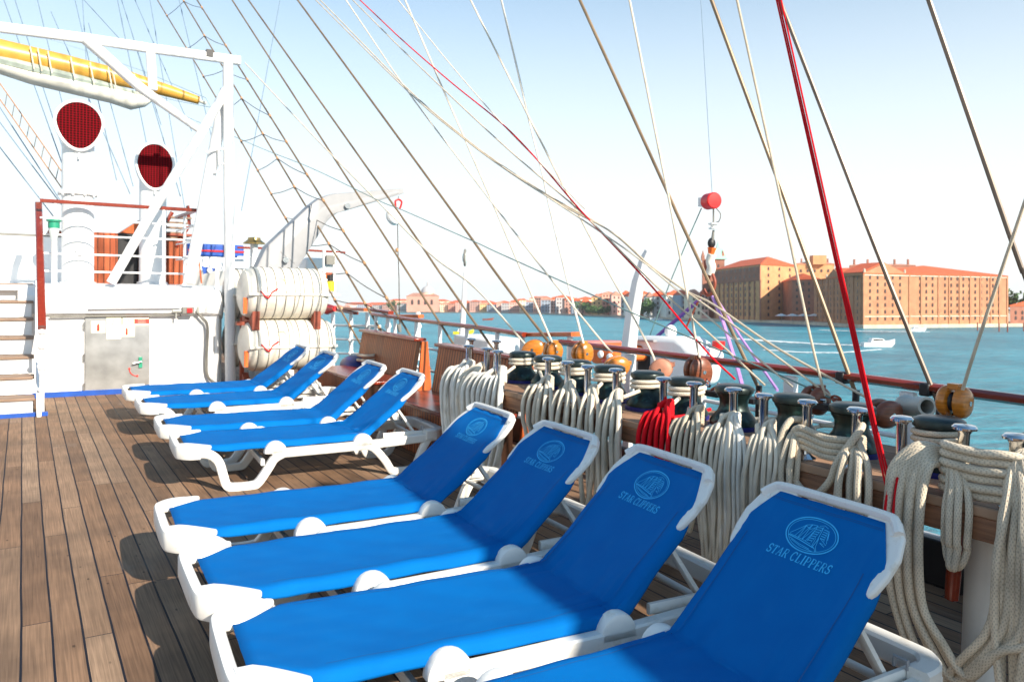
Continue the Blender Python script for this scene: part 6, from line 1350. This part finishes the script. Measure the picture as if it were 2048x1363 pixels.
# trees
def leaf_material(name, c1, c2):
    m = mat(name, c1, 0.9, col2=c2, scale=0.6, detail=3); return m
M['leaf'] = leaf_material('foliage', (0.035, 0.085, 0.022, 1), (0.09, 0.17, 0.05, 1)); M['bark'] = mat('bark', (0.10, 0.07, 0.05), 0.9)
def tree(label, x, D, ybase_z, hgt, rad, seed=0, n=420):
    p = flat(x, D); rr_ = random.Random(seed); t = thing('tree', label, 'tree', (p.x, p.y, ybase_z), 0, 'trees on the far shore', ship=False)
    b = MB().tube([(0, 0, 0), (0.1, 0, hgt * 0.35), (0, 0.2, hgt * 0.7)], [hgt * 0.035, hgt * 0.025, hgt * 0.01], 7)
    for k in range(5): a = k * 1.3; b.tube([(0, 0, hgt * (0.3 + 0.06 * k)), (math.cos(a) * rad * 0.6, math.sin(a) * rad * 0.6, hgt * (0.55 + 0.06 * k))], [hgt * 0.015, hgt * 0.005], 5)
    b.build('trunk', M['bark'], t); c = MB()
    cl = [(Vector((rr_.gauss(0, rad * 0.45), rr_.gauss(0, rad * 0.45), hgt * rr_.uniform(0.38, 0.86))), rad * rr_.uniform(0.28, 0.5)) for _ in range(12)]
    for _ in range(n):
        cc_, r_ = rr_.choice(cl); v = Vector((rr_.gauss(0, 1), rr_.gauss(0, 1), rr_.gauss(0, 1))).normalized() * r_ * rr_.uniform(0.6, 1.05); q = cc_ + v; s_ = rad * rr_.uniform(0.07, 0.16)
        a, bb = Vector((rr_.gauss(0, 1), rr_.gauss(0, 1), rr_.gauss(0, 1))).normalized() * s_, Vector((rr_.gauss(0, 1), rr_.gauss(0, 1), rr_.gauss(0, 1))).normalized() * s_
        c.add([q - a, q + bb, q + a, q - bb], [(0, 1, 2, 3)])
    c.build('crown', M['leaf'], t, smooth=False); return t
TR = [(2040, 400, 16, 8, 'tree just right of the brick mill, tallest'), (2062, 395, 13, 7, 'tree cut by the right edge beside the mill'), (2090, 400, 14, 8, 'tree beyond the right edge of the mill'),
      (1296, 640, 14, 9, 'tree right of the lifeboat davit'), (1312, 650, 12, 8, 'tree partly hidden by the slim red rope'), (1282, 650, 11, 7, 'tree just right of the davit arm'), (1165, 850, 14, 9, 'small tree above the right yellow block'), (1185, 800, 10, 7, 'low tree before the pale waterfront house'), (1198, 790, 9, 7, 'low tree left of the davit arm'), (1218, 800, 10, 6, 'low tree behind the davit arm'), (785, 1300, 20, 9, 'far small tree left of the domed church')]
for i, (x, D, hh, rd_, lab) in enumerate(TR): tree(lab, x, D, qz, hh, rd_, i)
# low house at far right
t, q_ = building('low_house', 'low brick house with orange roof at the right edge', [flat(2020, 372), flat(2095, 380), flat(2095, 410), flat(2020, 400)], qz, top_z(612, 375), M['brickD'], M['roof'], 3)
wall_windows(t, q_[0], q_[1], 0.8, 6, 5, 2, 1.2, 1.8, 0, 10)

# far shore houses
cols = [('pink', srgb(210, 164, 150)), ('ochre', srgb(226, 184, 128)), ('cream', srgb(232, 214, 186)), ('rust red', srgb(180, 118, 98)), ('grey', srgb(176, 172, 172)), ('white', srgb(236, 232, 222)), ('salmon', srgb(204, 150, 130)), ('blue grey', srgb(150, 162, 176))]
HM = {n_: mat('plaster_' + n_.replace(' ', '_'), c_, 0.9, var=0.08, scale=0.1) for n_, c_ in cols}
def shore_y(x):
    for a, c in zip(shore, shore[1:]):
        if a[0] <= x <= c[0]: return a[1] + (c[1] - a[1]) * (x - a[0]) / (c[0] - a[0])
    return shore[-1][1]
rn = random.Random(11); x = 655; k = 0; prev = None
prof_y = [(640, 611), (740, 608), (790, 602), (830, 604), (900, 604), (1000, 604), (1060, 598), (1120, 596), (1170, 602), (1176, 590), (1240, 588), (1290, 592), (1330, 588), (1372, 590), (1404, 588), (1420, 590)]
def roof_y(x):
    for a, c in zip(prof_y, prof_y[1:]):
        if a[0] <= x <= c[0]: return a[1] + (c[1] - a[1]) * (x - a[0]) / (c[0] - a[0])
    return 600
while x < 1402:
    wpx = rn.uniform(10, 22) * (1.0 if x < 1150 else 1.35)
    nm = rn.choice([c for c in cols if c[0] != prev]); prev = nm[0]
    D = D_at(shore_y(x + wpx / 2)) + rn.uniform(8, 25); zt_ = top_z(roof_y(x) + rn.uniform(-2, 5), D)
    a, c = flat(x, D), flat(x + wpx, D + rn.uniform(-6, 6)); dp = Vector((rn.uniform(-2, 8), 26, 0))
    t, q_ = building('waterfront_house', '%s %s house, %s from the left along the far waterfront' % (nm[0], 'broad' if wpx > 18 else 'narrow' if wpx < 13 else 'plain', ordi[k] if k < 40 else 'last'), [a, c, c + dp, a + dp], qz, zt_, HM[nm[0]], M['roof'] if rn.random() < 0.55 else M['roof2'], rn.uniform(2.5, 4.5), 'house', 'houses along the far waterfront')
    L_ = (q_[1] - q_[0]).length; fl_ = max(2, int((zt_ - qz) / 4.2)); wall_windows(t, q_[0], q_[1], 1.0, zt_ - qz - 0.3, max(2, int(L_ / 4.0)), fl_, 1.5, 2.2, 0, 40, arched=False)
    x += wpx * rn.uniform(0.9, 1.0); k += 1
print('houses', k)
# second row of roofs behind
x = 690; k = 0
while x < 1390:
    wpx = rn.uniform(26, 44); nm = rn.choice(cols)
    D = D_at(shore_y(x)) + rn.uniform(60, 110); zt_ = top_z(roof_y(x) - rn.uniform(-2, 3), D); a, c = flat(x, D), flat(x + wpx, D); dp = Vector((6, 30, 0))
    building('back_row_house', '%s roofed block behind the waterfront, %s from the left in the back row' % (nm[0], ordi[k]), [a, c, c + dp, a + dp], qz, zt_, HM[nm[0]], M['roof'], 4, 'house', 'houses behind the far waterfront')
    x += wpx * 1.12; k += 1
print('back', k)
# domed church
t, q_ = building('domed_church', 'pink church with a pale dome on the far shore', [flat(813, 1350), flat(878, 1350), flat(878, 1400), flat(813, 1400)], qz, top_z(592, 1350), HM['salmon'], M['roof2'], 6, 'church')
for i, c_ in enumerate((-18, -6, 6, 18)): wall_windows(t, q_[0] + (q_[1] - q_[0]) * (0.1 + 0.2 * i), q_[0] + (q_[1] - q_[0]) * (0.25 + 0.2 * i), 6, top_z(592, 1350) - qz - 2, 1, 1, 4, 9, 0, 4)
zz = top_z(592, 1350) - qz; MB().lathe([(11, 0), (11, zz * 0.22), (12, zz * 0.24)], 20, (6, 25, zz)).build('drum', HM['cream'], t); MB().lathe([(12, 0), (11, 5), (8, 9), (3, 12), (1.6, 12.5), (1.6, 17), (0.2, 21)], 20, (6, 25, zz * 1.24)).build('dome', HM['grey'], t)

# people far away on the quay are not resolvable; unseen boom and tender added behind the camera to shade the near loungers
bm2 = thing('shade_caster_boom', 'unseen shade caster shaped as a boom and sail behind the camera', 'boom', (3.45, -5.3, 3.9))
MB().tube([(-0.25, -3.2, 0.0), (-0.1, 0, 0.05), (0.05, 3.4, 0.0)], [0.34, 0.50, 0.36], 16).build('furled_sail', M['sail'], bm2)  # sail shape added only for the shadow it casts
MB().tube([(-0.3, -3.6, 0.5), (0.05, 3.8, 0.5)], 0.14, 12).build('spar', M['boom'], bm2)

tg2 = thing('shade_caster_tender', 'unseen shade caster shaped as a covered tender behind the camera', 'boat', (4.9, -4.9, 3.9))  # added out of view to shade the near pin rail and deck
MB().ell((0, 0, 0), 0.75, 3.0, 0.55, 20, 12).build('hull', M['white'], tg2)
MB().ell((0, 0, 0.1), 0.78, 2.9, 0.5, 20, 12).build('shade_caster_top', M['sail'], tg2)

hz_ = MB().box((700, 2400, 60), (6400, 5000, 150)); hm = bpy.data.materials.new('haze_air'); hm.use_nodes = True
n_ = hm.node_tree; n_.nodes.remove(n_.nodes['Principled BSDF']); pv = n_.nodes.new('ShaderNodeVolumePrincipled'); pv.inputs['Density'].default_value = 0.00010; pv.inputs['Color'].default_value = (0.97, 0.98, 1.0, 1); pv.inputs['Anisotropy'].default_value = 0.2
n_.links.new(pv.outputs[0], n_.nodes['Material Output'].inputs['Volume'])
tag(hz_.build('haze', hm, smooth=False, ship=False), kind='stuff')

# ---------------------------------------------------------------- put the ship in the water: rotate every ship object into the world
for o in list(COL.objects):
    if o.parent is None and o.type in ('MESH', 'EMPTY') and o.name not in FIXED:
        o.matrix_world = SHIP @ o.matrix_basis
print('objects', len(COL.objects))
